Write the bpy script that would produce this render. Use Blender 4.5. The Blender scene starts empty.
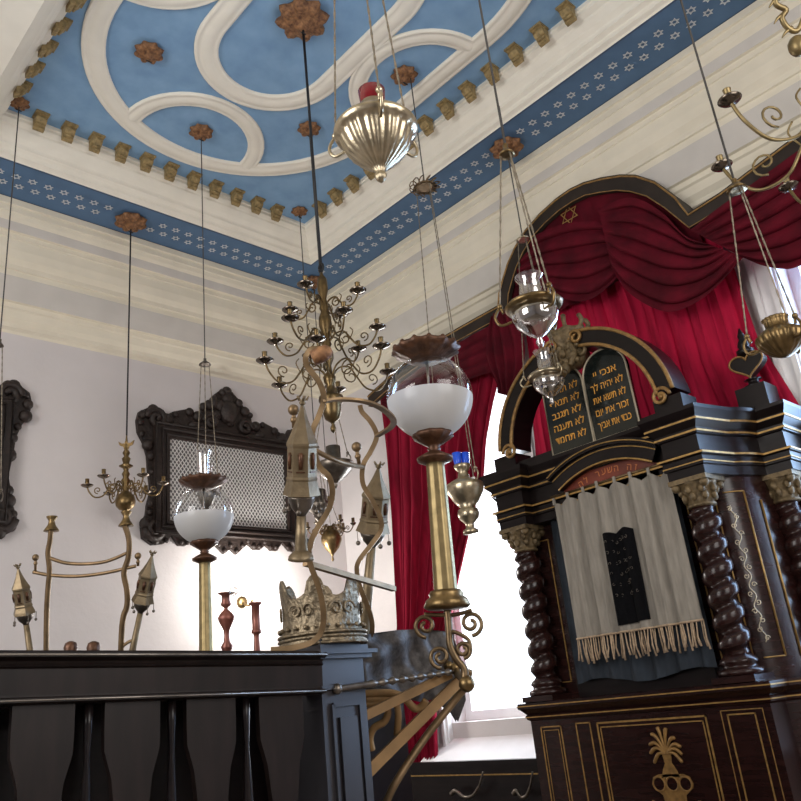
import bpy, bmesh, math, random
from math import sin, cos, pi, radians, sqrt, atan2
from mathutils import Vector as V, Matrix

random.seed(7)
SC = bpy.context.scene
COL = SC.collection

# ------------------------------------------------------------------ camera
F, YAW, PITCH, ROLL = 804.0, radians(45.286), radians(20.538), radians(-6.172)
CAM = V((0, 0, 1.6))
_d = V((cos(PITCH)*cos(YAW), cos(PITCH)*sin(YAW), sin(PITCH)))
_r0 = V((sin(YAW), -cos(YAW), 0)); _u0 = _r0.cross(_d)
_r = _r0*cos(ROLL)+_u0*sin(ROLL); _u = -_r0*sin(ROLL)+_u0*cos(ROLL)

def ray(x, y): return _d+_r*((x-400.5)/F)-_u*((y-400.5)/F)
def atx(x, y, X): w = ray(x, y); return CAM+w*(X/w.x)
def aty(x, y, Y): w = ray(x, y); return CAM+w*(Y/w.y)
def atz(x, y, Z): w = ray(x, y); return CAM+w*((Z-1.6)/w.z)
def atd(x, y, D): return CAM+ray(x, y)*D
def plumb(X, Y, py):
    """height of the point on the vertical line through (X, Y) seen at picture row py"""
    k = (py-400.5)/F
    n = _u+_d*k
    return 1.6-(X*n.x+Y*n.y)/n.z

cam_data = bpy.data.cameras.new('camera')
cam_data.sensor_width = 36; cam_data.sensor_height = 36
cam_data.lens = F/801*36
cam_data.clip_start = 0.02
cam = bpy.data.objects.new('camera', cam_data); COL.objects.link(cam)
m = Matrix((_r, _u, -_d)).transposed().to_4x4(); m.translation = CAM
cam.matrix_world = m
SC.camera = cam

# ------------------------------------------------------------------ materials
def _new(name):
    mt = bpy.data.materials.new(name); mt.use_nodes = True
    nt = mt.node_tree; b = nt.nodes['Principled BSDF']
    return mt, nt, b
def mat(name, col, rough=.6, metal=0, noise=.15, scale=8, bump=0, bscale=60, spec=.5, stretch=None, tint=None):
    """principled with noise-driven colour variation and optional bump"""
    mt, nt, b = _new(name)
    tc = nt.nodes.new('ShaderNodeTexCoord'); mp = nt.nodes.new('ShaderNodeMapping')
    nt.links.new(tc.outputs['Object'], mp.inputs['Vector'])
    if stretch: mp.inputs['Scale'].default_value = stretch
    nz = nt.nodes.new('ShaderNodeTexNoise'); nz.inputs['Scale'].default_value = scale; nz.inputs['Detail'].default_value = 4
    nt.links.new(mp.outputs[0], nz.inputs['Vector'])
    rp = nt.nodes.new('ShaderNodeValToRGB')
    lo = [max(0, c*(1-noise)) for c in col]; hi = [min(1, c*(1+noise)) for c in col]
    if tint: hi = list(tint)
    rp.color_ramp.elements[0].position = .3; rp.color_ramp.elements[1].position = .7
    rp.color_ramp.elements[0].color = (*lo, 1); rp.color_ramp.elements[1].color = (*hi, 1)
    nt.links.new(nz.outputs['Fac'], rp.inputs['Fac']); nt.links.new(rp.outputs['Color'], b.inputs['Base Color'])
    b.inputs['Roughness'].default_value = rough; b.inputs['Metallic'].default_value = metal
    b.inputs['Specular IOR Level'].default_value = spec
    if bump:
        n2 = nt.nodes.new('ShaderNodeTexNoise'); n2.inputs['Scale'].default_value = bscale; n2.inputs['Detail'].default_value = 3
        nt.links.new(mp.outputs[0], n2.inputs['Vector'])
        bp = nt.nodes.new('ShaderNodeBump'); bp.inputs['Strength'].default_value = bump; bp.inputs['Distance'].default_value = .01
        nt.links.new(n2.outputs['Fac'], bp.inputs['Height']); nt.links.new(bp.outputs[0], b.inputs['Normal'])
    return mt
def glass(name, col=(1, 1, 1), transp=.8, rough=.03):
    """thin clear glass: transparent sheet with a fresnel sheen"""
    mt = bpy.data.materials.new(name); mt.use_nodes = True; nt = mt.node_tree; nt.nodes.clear()
    o = nt.nodes.new('ShaderNodeOutputMaterial'); tr = nt.nodes.new('ShaderNodeBsdfTransparent'); gl = nt.nodes.new('ShaderNodeBsdfGlossy')
    tr.inputs[0].default_value = (*col, 1); gl.inputs['Roughness'].default_value = rough
    mx = nt.nodes.new('ShaderNodeMixShader'); lw = nt.nodes.new('ShaderNodeLayerWeight'); lw.inputs['Blend'].default_value = .25
    mr = nt.nodes.new('ShaderNodeMapRange'); mr.inputs['To Min'].default_value = 1-transp-.1; mr.inputs['To Max'].default_value = 1-transp+.45
    mr.inputs['From Max'].default_value = .9
    nt.links.new(lw.outputs['Facing'], mr.inputs['Value']); nt.links.new(mr.outputs[0], mx.inputs[0])
    nt.links.new(tr.outputs[0], mx.inputs[1]); nt.links.new(gl.outputs[0], mx.inputs[2]); nt.links.new(mx.outputs[0], o.inputs[0])
    return mt
def frosted(name, col):
    mt = bpy.data.materials.new(name); mt.use_nodes = True; nt = mt.node_tree; nt.nodes.clear()
    o = nt.nodes.new('ShaderNodeOutputMaterial'); df = nt.nodes.new('ShaderNodeBsdfDiffuse'); tl = nt.nodes.new('ShaderNodeBsdfTranslucent')
    gl = nt.nodes.new('ShaderNodeBsdfGlossy'); gl.inputs['Roughness'].default_value = .15
    for n in (df, tl): n.inputs[0].default_value = (*col, 1)
    a = nt.nodes.new('ShaderNodeMixShader'); a.inputs[0].default_value = .45
    b = nt.nodes.new('ShaderNodeMixShader'); b.inputs[0].default_value = .025
    nt.links.new(df.outputs[0], a.inputs[1]); nt.links.new(tl.outputs[0], a.inputs[2])
    nt.links.new(a.outputs[0], b.inputs[1]); nt.links.new(gl.outputs[0], b.inputs[2]); nt.links.new(b.outputs[0], o.inputs[0])
    return mt
def emit(name, col, st):
    mt = bpy.data.materials.new(name); mt.use_nodes = True; nt = mt.node_tree; nt.nodes.clear()
    o = nt.nodes.new('ShaderNodeOutputMaterial'); e = nt.nodes.new('ShaderNodeEmission')
    e.inputs[0].default_value = (*col, 1); e.inputs[1].default_value = st
    nt.links.new(e.outputs[0], o.inputs[0]); return mt

M = dict(
    wall=mat('wall_paint', (.66, .62, .615), .85, noise=.05, scale=2, bump=.15, bscale=30),
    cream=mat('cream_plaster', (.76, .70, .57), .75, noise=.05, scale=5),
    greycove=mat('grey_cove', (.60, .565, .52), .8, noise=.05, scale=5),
    lightcream=mat('white_moulding', (.83, .79, .69), .7, noise=.04, scale=6),
    blue=mat('ceiling_blue', (.20, .36, .58), .8, noise=.10, scale=7, tint=(.24, .41, .61)),
    band=mat('band_blue', (.085, .165, .29), .75, noise=.10, scale=7),
    star=mat('star_white', (.72, .76, .80), .7, noise=.05),
    starlines=mat('band_edge', (.05, .07, .12), .7, noise=.05),
    floor=mat('floor_stone', (.30, .24, .19), .4, noise=.2, scale=3),
    gilt=mat('gilt_corbel', (.31, .225, .10), .6, .2, noise=.35, scale=40, bump=.5, bscale=90),
    copper=mat('rosette_copper', (.21, .085, .045), .6, .2, noise=.5, scale=45, bump=.5, bscale=90, tint=(.36, .18, .075)),
    iron=mat('black_iron', (.02, .02, .022), .5, .4, noise=.2),
    cord=mat('cord_dark', (.06, .055, .05), .7, 0, noise=.2),
    chain=mat('chain_metal', (.24, .205, .155), .45, .6, noise=.4, scale=90),
    brass=mat('brass', (.27, .205, .10), .42, .85, noise=.25, scale=25),
    oldbrass=mat('old_brass', (.20, .135, .06), .36, .9, noise=.35, scale=30, bump=.15),
    chandbrass=mat('chandelier_brass', (.135, .092, .042), .36, .9, noise=.35, scale=30),
    darkbrass=mat('dark_brass', (.16, .11, .06), .4, .85, noise=.35, scale=30),
    strap=mat('brass_strap', (.24, .16, .085), .45, .7, noise=.3, scale=18),
    silver=mat('tarnished_silver', (.46, .39, .27), .28, .92, noise=.25, scale=30, bump=.12, bscale=70),
    darksilver=mat('dark_silver', (.17, .145, .12), .33, .85, noise=.3, scale=30, bump=.15),
    finial=mat('finial_silver', (.20, .15, .088), .45, .65, noise=.25, scale=26, bump=.2),
    crown=mat('crown_metal', (.22, .175, .115), .42, .7, noise=.4, scale=38, bump=.9, bscale=55),
    brown=mat('brown_metal', (.09, .04, .02), .4, .5, noise=.4, scale=40, bump=.3),
    wood=mat('dark_wood', (.008, .005, .005), .28, 0, noise=.35, scale=5, stretch=(1, 1, 8), spec=.28),
    redwood=mat('reddish_wood', (.020, .007, .006), .24, 0, noise=.4, scale=5, stretch=(1, 1, 8), spec=.38),
    railwood=mat('rail_wood', (.014, .009, .008), .4, 0, noise=.35, scale=5, stretch=(6, 1, 1), spec=.22),
    railglint=mat('rail_highlight', (.30, .27, .24), .25, .6, noise=.3, scale=20),  # pale colour that paints the bright highlight on the rail edges
    postwood=mat('post_wood', (.024, .022, .026), .36, 0, noise=.25, scale=5),
    goldline=mat('gold_line', (.40, .24, .075), .4, .5, noise=.3, scale=30),
    capital=mat('capital_gilt', (.155, .11, .055), .5, .35, noise=.4, scale=40, bump=.4, bscale=80),
    inlay=mat('gold_inlay', (.30, .17, .055), .45, .35, noise=.35, scale=35),
    goldtext=mat('gold_lettering', (.70, .34, .06), .45, .3, noise=.15),
    redtext=mat('red_gold_lettering', (.50, .16, .05), .5, .1, noise=.15),
    slate=mat('tablet_black', (.010, .013, .012), .12, 0, noise=.2),
    panelred=mat('arch_panel', (.16, .03, .015), .4, 0, noise=.3),
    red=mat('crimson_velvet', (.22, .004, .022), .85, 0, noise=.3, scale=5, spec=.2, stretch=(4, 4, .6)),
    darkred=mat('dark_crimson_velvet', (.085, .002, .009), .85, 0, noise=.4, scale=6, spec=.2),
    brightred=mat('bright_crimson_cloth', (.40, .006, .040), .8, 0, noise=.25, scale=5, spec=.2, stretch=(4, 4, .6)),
    pelmet=mat('pelmet_wood', (.030, .022, .017), .55, 0, noise=.35, scale=6, spec=.25),
    shawl=mat('shawl_linen', (.27, .245, .21), .95, 0, noise=.18, scale=14, bump=.25, bscale=200, stretch=(3, 3, .5)),
    fringe=mat('fringe_cream', (.42, .31, .21), .95, 0, noise=.25, scale=60),
    patch=mat('patch_black', (.004, .004, .005), .9, 0, noise=.3, scale=60, spec=.1),
    undercloth=mat('under_curtain', (.022, .03, .042), .85, 0, noise=.3, scale=10),
    brocade=mat('grey_brocade', (.075, .068, .066), .6, .1, noise=.4, scale=45, bump=.5, bscale=40),
    mirrorwood=mat('carved_dark_wood', (.022, .013, .010), .55, 0, noise=.4, scale=30, bump=.5, bscale=60),
    lattice=mat('lattice_white', (.74, .72, .70), .6, 0, noise=.06),
    latticeback=mat('lattice_back', (.13, .12, .12), .5, 0, noise=.2),
    ochre=mat('ochre_scroll_wood', (.34, .20, .08), .55, .1, noise=.25, scale=12),
    white=mat('white_paint', (.82, .81, .82), .6, noise=.03),
    glass=glass('clear_glass', (.96, .97, .98), .88),
    glass2=glass('lamp_glass', (.90, .88, .87), .55, .05),
    bluegl=mat('blue_glass', (.02, .10, .75), .1, 0, noise=.1),
    redgl=mat('red_glass', (.16, .006, .012), .12, 0, noise=.2),
    frost=frosted('frosted_glass', (.66, .65, .64)),
    bulb=emit('bulb_light', (1, .97, .92), 30),
    candle=mat('candle_wood_red', (.20, .07, .05), .35, .4, noise=.3, scale=20),
    spath=mat('arabesque_silver', (.55, .48, .36), .4, .5, noise=.2),
    pan=mat('drip_pan', (.17, .14, .11), .22, .95, noise=.2),
)

# ------------------------------------------------------------------ mesh builder
class MB:
    def __init__(s): s.v = []; s.f = []; s.s = []
    def add(s, vs, fs, smooth=False):
        o = len(s.v); s.v += [V(v) for v in vs]
        for f in fs: s.f.append([i+o for i in f]); s.s.append(smooth)
        return s
    def box(s, c, d, R=None):
        c = V(c); hx, hy, hz = d[0]/2, d[1]/2, d[2]/2
        vs = [V((x, y, z)) for x in (-hx, hx) for y in (-hy, hy) for z in (-hz, hz)]
        if R: vs = [R @ v for v in vs]
        return s.add([c+v for v in vs], [(0, 1, 3, 2), (4, 6, 7, 5), (0, 4, 5, 1), (2, 3, 7, 6), (0, 2, 6, 4), (1, 5, 7, 3)])
    def bar(s, p, q, w, h, up=(0, 0, 1)):
        p, q = V(p), V(q); t = (q-p).normalized(); a = t.cross(V(up)).normalized(); b = a.cross(t)
        vs = [x+a*(i*w/2)+b*(j*h/2) for x in (p, q) for i, j in ((-1, -1), (1, -1), (1, 1), (-1, 1))]
        return s.add(vs, [(3, 2, 1, 0), (4, 5, 6, 7), (0, 1, 5, 4), (1, 2, 6, 5), (2, 3, 7, 6), (3, 0, 4, 7)])
    def tube(s, pts, r, n=8, closed=False, flat=None, up=None):
        """swept round tube; flat=(w, h) makes a strap"""
        pts = [V(p) for p in pts]; N = len(pts)
        rs = r if isinstance(r, (list, tuple)) else [r]*N
        nrm = None; rings = []
        for i, p in enumerate(pts):
            if closed: t = pts[(i+1) % N]-pts[i-1]
            else: t = pts[min(i+1, N-1)]-pts[max(i-1, 0)]
            t = t.normalized() if t.length > 1e-9 else V((0, 0, 1))
            if up is not None: nrm = V(up)
            elif nrm is None: nrm = V((0, 0, 1)) if abs(t.z) < .9 else V((1, 0, 0))
            nrm = nrm-t*nrm.dot(t)
            nrm = nrm.normalized() if nrm.length > 1e-6 else t.orthogonal().normalized()
            b = t.cross(nrm)
            if flat: ring = [p+nrm*(flat[1]/2*y)+b*(flat[0]/2*x) for x, y in ((-1, -1), (1, -1), (1, 1), (-1, 1))]
            else: ring = [p+(nrm*cos(2*pi*k/n)+b*sin(2*pi*k/n))*rs[i] for k in range(n)]
            rings.append(ring)
        k = len(rings[0]); vs = [v for g in rings for v in g]; fs = []
        for i in range(N if closed else N-1):
            j = (i+1) % N
            for a in range(k): fs.append((i*k+a, i*k+(a+1) % k, j*k+(a+1) % k, j*k+a))
        if not closed: fs += [tuple(range(k))[::-1], tuple((N-1)*k+a for a in range(k))]
        return s.add(vs, fs, not flat)
    def lathe(s, prof, o=(0, 0, 0), n=24, R=None, mod=None, smooth=True, arc=None):
        """prof: (radius, height) pairs bottom to top; mod(theta, i) scales the radius"""
        o = V(o); vs = []; fs = []; N = len(prof)
        for i, (r, z) in enumerate(prof):
            for k in range(n):
                th = 2*pi*k/n; rr = max(r, 1e-4)*(mod(th, i) if mod else 1)
                v = V((rr*cos(th), rr*sin(th), z)); vs.append(o+(R @ v if R else v))
        for i in range(N-1):
            for k in range(n): fs.append((i*n+k, i*n+(k+1) % n, (i+1)*n+(k+1) % n, (i+1)*n+k))
        if prof[0][0] > .002: fs.append(tuple(range(n))[::-1])
        if prof[-1][0] > .002: fs.append(tuple((N-1)*n+k for k in range(n)))
        return s.add(vs, fs, smooth)
    def shell(s, prof, o=(0, 0, 0), n=24, R=None, mod=None):
        """open lathe without caps"""
        o = V(o); vs = []; fs = []; N = len(prof)
        for i, (r, z) in enumerate(prof):
            for k in range(n):
                th = 2*pi*k/n; rr = max(r, 1e-4)*(mod(th, i) if mod else 1)
                v = V((rr*cos(th), rr*sin(th), z)); vs.append(o+(R @ v if R else v))
        for i in range(N-1):
            for k in range(n): fs.append((i*n+k, i*n+(k+1) % n, (i+1)*n+(k+1) % n, (i+1)*n+k))
        return s.add(vs, fs, True)
    def ball(s, c, r, n=12, sc=(1, 1, 1), R=None):
        m_ = max(6, n//2+2); prof = [(sin(pi*i/m_), -cos(pi*i/m_)) for i in range(m_+1)]
        c = V(c); vs = []; fs = []
        for a, z in prof:
            for k in range(n):
                v = V((r*sc[0]*max(a, 1e-4)*cos(2*pi*k/n), r*sc[1]*max(a, 1e-4)*sin(2*pi*k/n), r*sc[2]*z)); vs.append(c+(R @ v if R else v))
        for i in range(m_):
            for k in range(n): fs.append((i*n+k, i*n+(k+1) % n, (i+1)*n+(k+1) % n, (i+1)*n+k))
        return s.add(vs, fs, True)
    def prism(s, poly, o, ex, ey, depth):
        """polygon in the plane (o, ex, ey), extruded by the vector depth"""
        o, ex, ey, dp = V(o), V(ex), V(ey), V(depth); n = len(poly)
        vs = [o+ex*a+ey*b for a, b in poly]; vs += [v+dp for v in vs]
        fs = [tuple(range(n))[::-1], tuple(range(n, 2*n))]+[(i, (i+1) % n, n+(i+1) % n, n+i) for i in range(n)]
        return s.add(vs, fs)
    def grid(s, fn, nu, nv, smooth=True):
        vs = [fn(i/nu, j/nv) for j in range(nv+1) for i in range(nu+1)]
        fs = [(j*(nu+1)+i, j*(nu+1)+i+1, (j+1)*(nu+1)+i+1, (j+1)*(nu+1)+i) for j in range(nv) for i in range(nu)]
        return s.add(vs, fs, smooth)
    def quad(s, a, b, c, d): return s.add([a, b, c, d], [(0, 1, 2, 3)])
    def loft(s, rings, closed=False, smooth=False):
        k = len(rings[0]); vs = [v for g in rings for v in g]; fs = []
        for i in range(len(rings)-1):
            for a in range(k if closed else k-1): fs.append((i*k+a, i*k+(a+1) % k, (i+1)*k+(a+1) % k, (i+1)*k+a))
        return s.add(vs, fs, smooth)

ORG = {}
def obj(name, mb, material, parent=None, kind=None):
    """one mesh object; vertices are given in world space and made relative to the thing's base"""
    o0 = ORG[parent.name] if parent else V((0, 0, 0))
    me = bpy.data.meshes.new(name)
    me.from_pydata([v-o0 for v in mb.v], [], mb.f)
    me.polygons.foreach_set('use_smooth', mb.s)
    bm = bmesh.new(); bm.from_mesh(me); bmesh.ops.recalc_face_normals(bm, faces=bm.faces); bm.to_mesh(me); bm.free()
    me.materials.append(M[material]); me.update()
    o = bpy.data.objects.new(name, me); COL.objects.link(o)
    if parent: o.parent = parent
    if kind: o['kind'] = kind
    ORG[o.name] = o0
    return o
def tag(o, label, cat, group=None):
    o['label'] = label; o['category'] = cat
    if group: o['group'] = group
    return o
def thing(name, label, cat, loc, group=None):
    o = bpy.data.objects.new(name, None); o.empty_display_size = .05; COL.objects.link(o)
    o.location = loc; ORG[o.name] = V(loc)
    return tag(o, label, cat, group)
def struct(name, mb, material, parent=None): return obj(name, mb, material, parent, None if parent else 'structure')

def spline(pts, n=8, closed=False):
    pts = [V(p) for p in pts]; N = len(pts); out = []
    for i in range(N if closed else N-1):
        if closed: p0, p1, p2, p3 = pts[i-1], pts[i], pts[(i+1) % N], pts[(i+2) % N]
        else: p0, p1, p2, p3 = pts[max(i-1, 0)], pts[i], pts[i+1], pts[min(i+2, N-1)]
        for k in range(n):
            t = k/n
            out.append(.5*((2*p1)+(p2-p0)*t+(2*p0-5*p1+4*p2-p3)*t*t+(3*p1-p0-3*p2+p3)*t*t*t))
    if not closed: out.append(pts[-1])
    return out
def spiral(c, ea, eb, r0, r1, turns, a0=0, n=22):
    c, ea, eb = V(c), V(ea), V(eb)
    return [c+(ea*cos(a0+2*pi*turns*i/n)+eb*sin(a0+2*pi*turns*i/n))*(r0+(r1-r0)*i/n) for i in range(n+1)]
def text_mesh(mb, s, o, ex, ey, size, depth=.003, align='CENTER', fit=None):
    """right-to-left lettering laid as flat mesh at o along ex / ey (string given in reading order)"""
    cu = bpy.data.curves.new('lettering', 'FONT'); cu.body = s[::-1]; cu.size = size; cu.align_x = align; cu.extrude = 0; cu.offset = size*.012
    ob = bpy.data.objects.new('lettering', cu); COL.objects.link(ob)
    dg = bpy.context.evaluated_depsgraph_get(); dg.update()
    me = bpy.data.meshes.new_from_object(ob.evaluated_get(dg))
    o, ex, ey = V(o), V(ex), V(ey)
    if fit:
        xs = [v.co.x for v in me.vertices]; wd_ = max(xs)-min(xs)
        if wd_ > fit: ex = ex*(fit/wd_)
    mb.add([o+ex*v.co.x+ey*v.co.y for v in me.vertices], [tuple(p.vertices) for p in me.polygons])
    bpy.data.objects.remove(ob); bpy.data.curves.remove(cu); bpy.data.meshes.remove(me)
def star_tris(c, ea, eb, r, w):
    """outline hexagram made of two triangle bands; returns list of quads"""
    c, ea, eb = V(c), V(ea), V(eb); out = []
    for a0 in (pi/2, -pi/2):
        O = [c+(ea*cos(a0+2*pi*k/3)+eb*sin(a0+2*pi*k/3))*r for k in range(3)]
        I = [c+(ea*cos(a0+2*pi*k/3)+eb*sin(a0+2*pi*k/3))*(r-2*w) for k in range(3)]
        for k in range(3): out.append((O[k], O[(k+1) % 3], I[(k+1) % 3], I[k]))
    return out

# ------------------------------------------------------------------ room shell
YB, XA = 5.72, 4.75                    # mirror wall, ark wall
FX0, FX1, FY0, FY1, ZC = 1.29, 3.765, 1.10, 4.755, 5.60    # blue ceiling field
ZB = 5.35
struct('floor', MB().box((1.2, 1.8, -.05), (8.0, 8.4, .1)), 'floor')
wb = MB().box(((-2.5+XA)/2, YB+.1, 2.3), (XA+2.5+.5, .2, 4.7)); struct('wall_back', wb, 'wall')
struct('wall_left', MB().box((-2.6, 1.8, 2.7), (.2, 8.0, 5.5)), 'wall')
struct('wall_front', MB().box((1.2, -2.3, 2.7), (7.6, .2, 5.5)), 'wall')
# ark wall with two window openings
W1 = (3.55, 4.62, 1.42, 4.10); W2 = (.43, 1.45, 1.42, 4.10)
wm = MB(); Xc = XA+.15
def wseg(y0, y1, z0, z1): wm.box((Xc, (y0+y1)/2, (z0+z1)/2), (.3, y1-y0, z1-z0))
wseg(-2.2, W2[0], 0, 4.65); wseg(W2[0], W2[1], 0, W2[2]); wseg(W2[0], W2[1], W2[3], 4.65)
wseg(W2[1], W1[0], 0, 4.65); wseg(W1[0], W1[1], 0, W1[2]); wseg(W1[0], W1[1], W1[3], 4.65); wseg(W1[1], YB, 0, 4.65)
struct('wall_ark', wm, 'wall')
# ceiling: blue field, flat surround
cm = MB().quad((FX0, FY0, ZC), (FX1, FY0, ZC), (FX1, FY1, ZC), (FX0, FY1, ZC))
ceil = struct('ceiling', cm, 'blue')
def rect_ring(o, z): return [V((FX0-o, FY0-o, z)), V((FX1+o, FY0-o, z)), V((FX1+o, FY1+o, z)), V((FX0-o, FY1+o, z))]
prof = [(0, 5.6), (0, 5.575), (.012, 5.57), (.014, 5.55), (.04, 5.535), (.05, 5.53), (.055, 5.515), (.085, 5.475), (.115, 5.45), (.12, 5.44), (.122, 5.42), (.155, 5.405), (.16, 5.395), (.162, 5.375), (.19, 5.365), (.195, 5.36), (.197, 5.35)]
struct('trim_1', MB().loft([r+[r[0]] for r in (rect_ring(o, z) for o, z in prof)]), 'lightcream')
def band_path(o, z):
    return [V((FX0-.62, FY1+o, z)), V((FX1+o, FY1+o, z)), V((FX1+o, FY0-.62, z))]
bandm = MB().loft([band_path(.197, ZB), band_path(.615, ZB)])
struct('trim_12', MB().quad((FX0-.62, FY0-.62, ZB), (FX0-.197, FY0-.62, ZB), (FX0-.197, FY1+.197, ZB), (FX0-.62, FY1+.197, ZB)).quad((FX0-.197, FY0-.62, ZB), (FX1+.197, FY0-.62, ZB), (FX1+.197, FY0-.197, ZB), (FX0-.197, FY0-.197, ZB)), 'lightcream')
band = struct('trim_2', bandm, 'band')
eb = MB()
for o in (.2, .608):
    eb.loft([band_path(o, ZB-.003), band_path(o+.008, ZB-.003)])
struct('edge_line', eb, 'starlines', band)
sm = MB()
XB = [2.364]; ci = (FX0+FX1)/2
def skip(x, y): return any((x-a)**2+(y-b)**2 < .17**2 for a, b in ((2.364, 5.157), (4.152, 2.808), (4.142, 5.163)))
for row, o in ((0, .35), (1, .455)):
    t = FX0-.25+row*.055
    while t < FX1+.33:
        p = V((t, FY1+o, ZB-.004))
        if not skip(p.x, p.y):
            for q in star_tris(p, (1, 0, 0), (0, 1, 0), .036, .0066): sm.quad(*q)
        t += .112
    t = FY0-.25+row*.055
    while t < FY1+.33:
        p = V((FX1+o, t, ZB-.004))
        if not skip(p.x, p.y):
            for q in star_tris(p, (1, 0, 0), (0, 1, 0), .036, .0066): sm.quad(*q)
        t += .112
struct('star_pattern', sm, 'star', band)
# wall cornices and outer ceiling
oprof = [
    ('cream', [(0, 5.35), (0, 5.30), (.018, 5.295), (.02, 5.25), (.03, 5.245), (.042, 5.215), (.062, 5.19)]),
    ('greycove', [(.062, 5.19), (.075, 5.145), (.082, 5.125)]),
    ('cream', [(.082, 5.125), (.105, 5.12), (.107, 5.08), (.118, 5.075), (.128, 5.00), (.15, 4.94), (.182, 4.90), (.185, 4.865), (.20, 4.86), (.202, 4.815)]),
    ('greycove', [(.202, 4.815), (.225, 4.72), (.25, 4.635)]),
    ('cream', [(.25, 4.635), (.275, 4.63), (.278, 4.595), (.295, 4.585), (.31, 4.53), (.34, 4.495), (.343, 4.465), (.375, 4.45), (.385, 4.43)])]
X2, Y2 = FX1+.615, FY1+.615
def ell(o, z):
    a = min(1, o/.385); x = X2+a*(XA-X2); y = Y2+a*(YB-Y2)
    return [V((-2.5, y, z)), V((x, y, z)), V((x, -2.2, z))]
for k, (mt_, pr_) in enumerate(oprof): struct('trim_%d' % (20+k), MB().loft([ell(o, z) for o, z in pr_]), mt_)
cs = MB()
x0, x1, y0, y1 = FX0-.615, X2, FY0-.615, Y2
cs.quad((-2.5, -2.2, ZB), (x0, -2.2, ZB), (x0, y1, ZB), (-2.5, y1, ZB)); cs.quad((x0, -2.2, ZB), (x1, -2.2, ZB), (x1, y0, ZB), (x0, y0, ZB))
struct('trim_4', cs, 'cream')
struct('trim_5', MB().box((1.1, 1.8, 5.72), (7.6, 8.4, .2)), 'cream')
# raised plaster rings on the blue field
RPROF = [(-.072, 0), (-.072, .014), (-.064, .02), (-.05, .021), (-.046, .017), (-.03, .026), (0, .030), (.03, .028), (.044, .018), (.05, .021), (.064, .020), (.072, .014), (.072, 0)]
def ring_mould(path, closed, w=1.0):
    mb = MB(); N = len(path); rings = []
    for i, p in enumerate(path):
        a = path[(i-1) % N] if closed or i else path[0]; b = path[(i+1) % N] if closed or i < N-1 else path[-1]
        t = (V((*b, 0))-V((*a, 0))).normalized(); nn = V((-t.y, t.x, 0))
        rings.append([V((p[0], p[1], ZC))+nn*(o*w)-V((0, 0, h)) for o, h in RPROF])
    if closed: rings.append(rings[0])
    return mb.loft(rings, smooth=True)
def stadium(cx, ya, yb, r, n=28):
    return [(cx+r*cos(pi*i/n), yb+r*sin(pi*i/n)) for i in range(n+1)]+[(cx-r*cos(pi*i/n), ya-r*sin(pi*i/n)) for i in range(n+1)]
struct('trim_6', ring_mould(stadium(2.455, 2.36, 3.50, 1.015, 40), True), 'lightcream')
struct('trim_7', ring_mould(stadium(2.46, 2.56, 3.30, .43), True, 1.05), 'lightcream')
for k, (cx, cy, r, a0) in enumerate(((2.455, 4.36, .465, pi), (3.45, 2.93, .46, pi/2), (1.46, 2.93, .46, -pi/2), (2.455, 1.50, .465, 0))):
    struct('trim_%d' % (8+k), ring_mould([(cx+r*cos(a0+pi*i/24), cy+r*sin(a0+pi*i/24)) for i in range(25)], False, .85), 'lightcream')
struct('baseboard_back', MB().box((1.1, YB-.015, .1), (7.2, .03, .2)), 'wood')

# gilded corbels round the field
ORD = ['first', 'second', 'third', 'fourth', 'fifth', 'sixth', 'seventh', 'eighth', 'ninth', 'tenth', 'eleventh', 'twelfth', 'thirteenth', 'fourteenth']
def corbel_mb(p, out):
    mb = MB(); out = V(out); sd = V((-out.y, out.x, 0)); p = V(p)
    pr = [(a*.9, b*.88) for a, b in [(0, 0), (.085, 0), (.085, -.018), (.072, -.024), (.078, -.05), (.060, -.075), (.036, -.085), (.03, -.11), (0, -.12)]]
    mb.prism([(a, b) for a, b in pr], p-sd*.036, out, V((0, 0, 1)), sd*.072)
    mb.prism([(0, 0), (.094, 0), (.094, -.014), (0, -.014)], p-sd*.045, out, V((0, 0, 1)), sd*.090)
    mb.tube([p+out*.064+V((0, 0, -.036))-sd*.034, p+out*.064+V((0, 0, -.036))+sd*.034], .012, 8)
    mb.tube([p+out*.038+V((0, 0, -.076))-sd*.031, p+out*.038+V((0, 0, -.076))+sd*.031], .012, 8)
    return mb
for k in range(11):
    x = 1.494+.194*k
    tag(obj('ceiling_corbel', corbel_mb((x, FY1-.02, ZC), (0, -1, 0)), 'gilt'), 'gilded ceiling corbel over the mirror wall, %s from the outer corner' % ORD[k], 'corbel', 'gilded corbels over the mirror wall')
for k in range(13):
    y = 4.455-.2145*k
    tag(obj('ceiling_corbel', corbel_mb((FX1-.02, y, ZC), (-1, 0, 0)), 'gilt'), 'gilded ceiling corbel over the ark wall, %s from the inner corner' % ORD[k], 'corbel', 'gilded corbels over the ark wall')
for k in range(5):
    y = 4.47-.2145*k
    tag(obj('ceiling_corbel', corbel_mb((FX0-.035, y, ZC), (1, 0, 0)), 'gilt'), 'gilded ceiling corbel on the open side of the field, %s from the outer corner' % ORD[k], 'corbel', 'gilded corbels on the open side')

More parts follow.
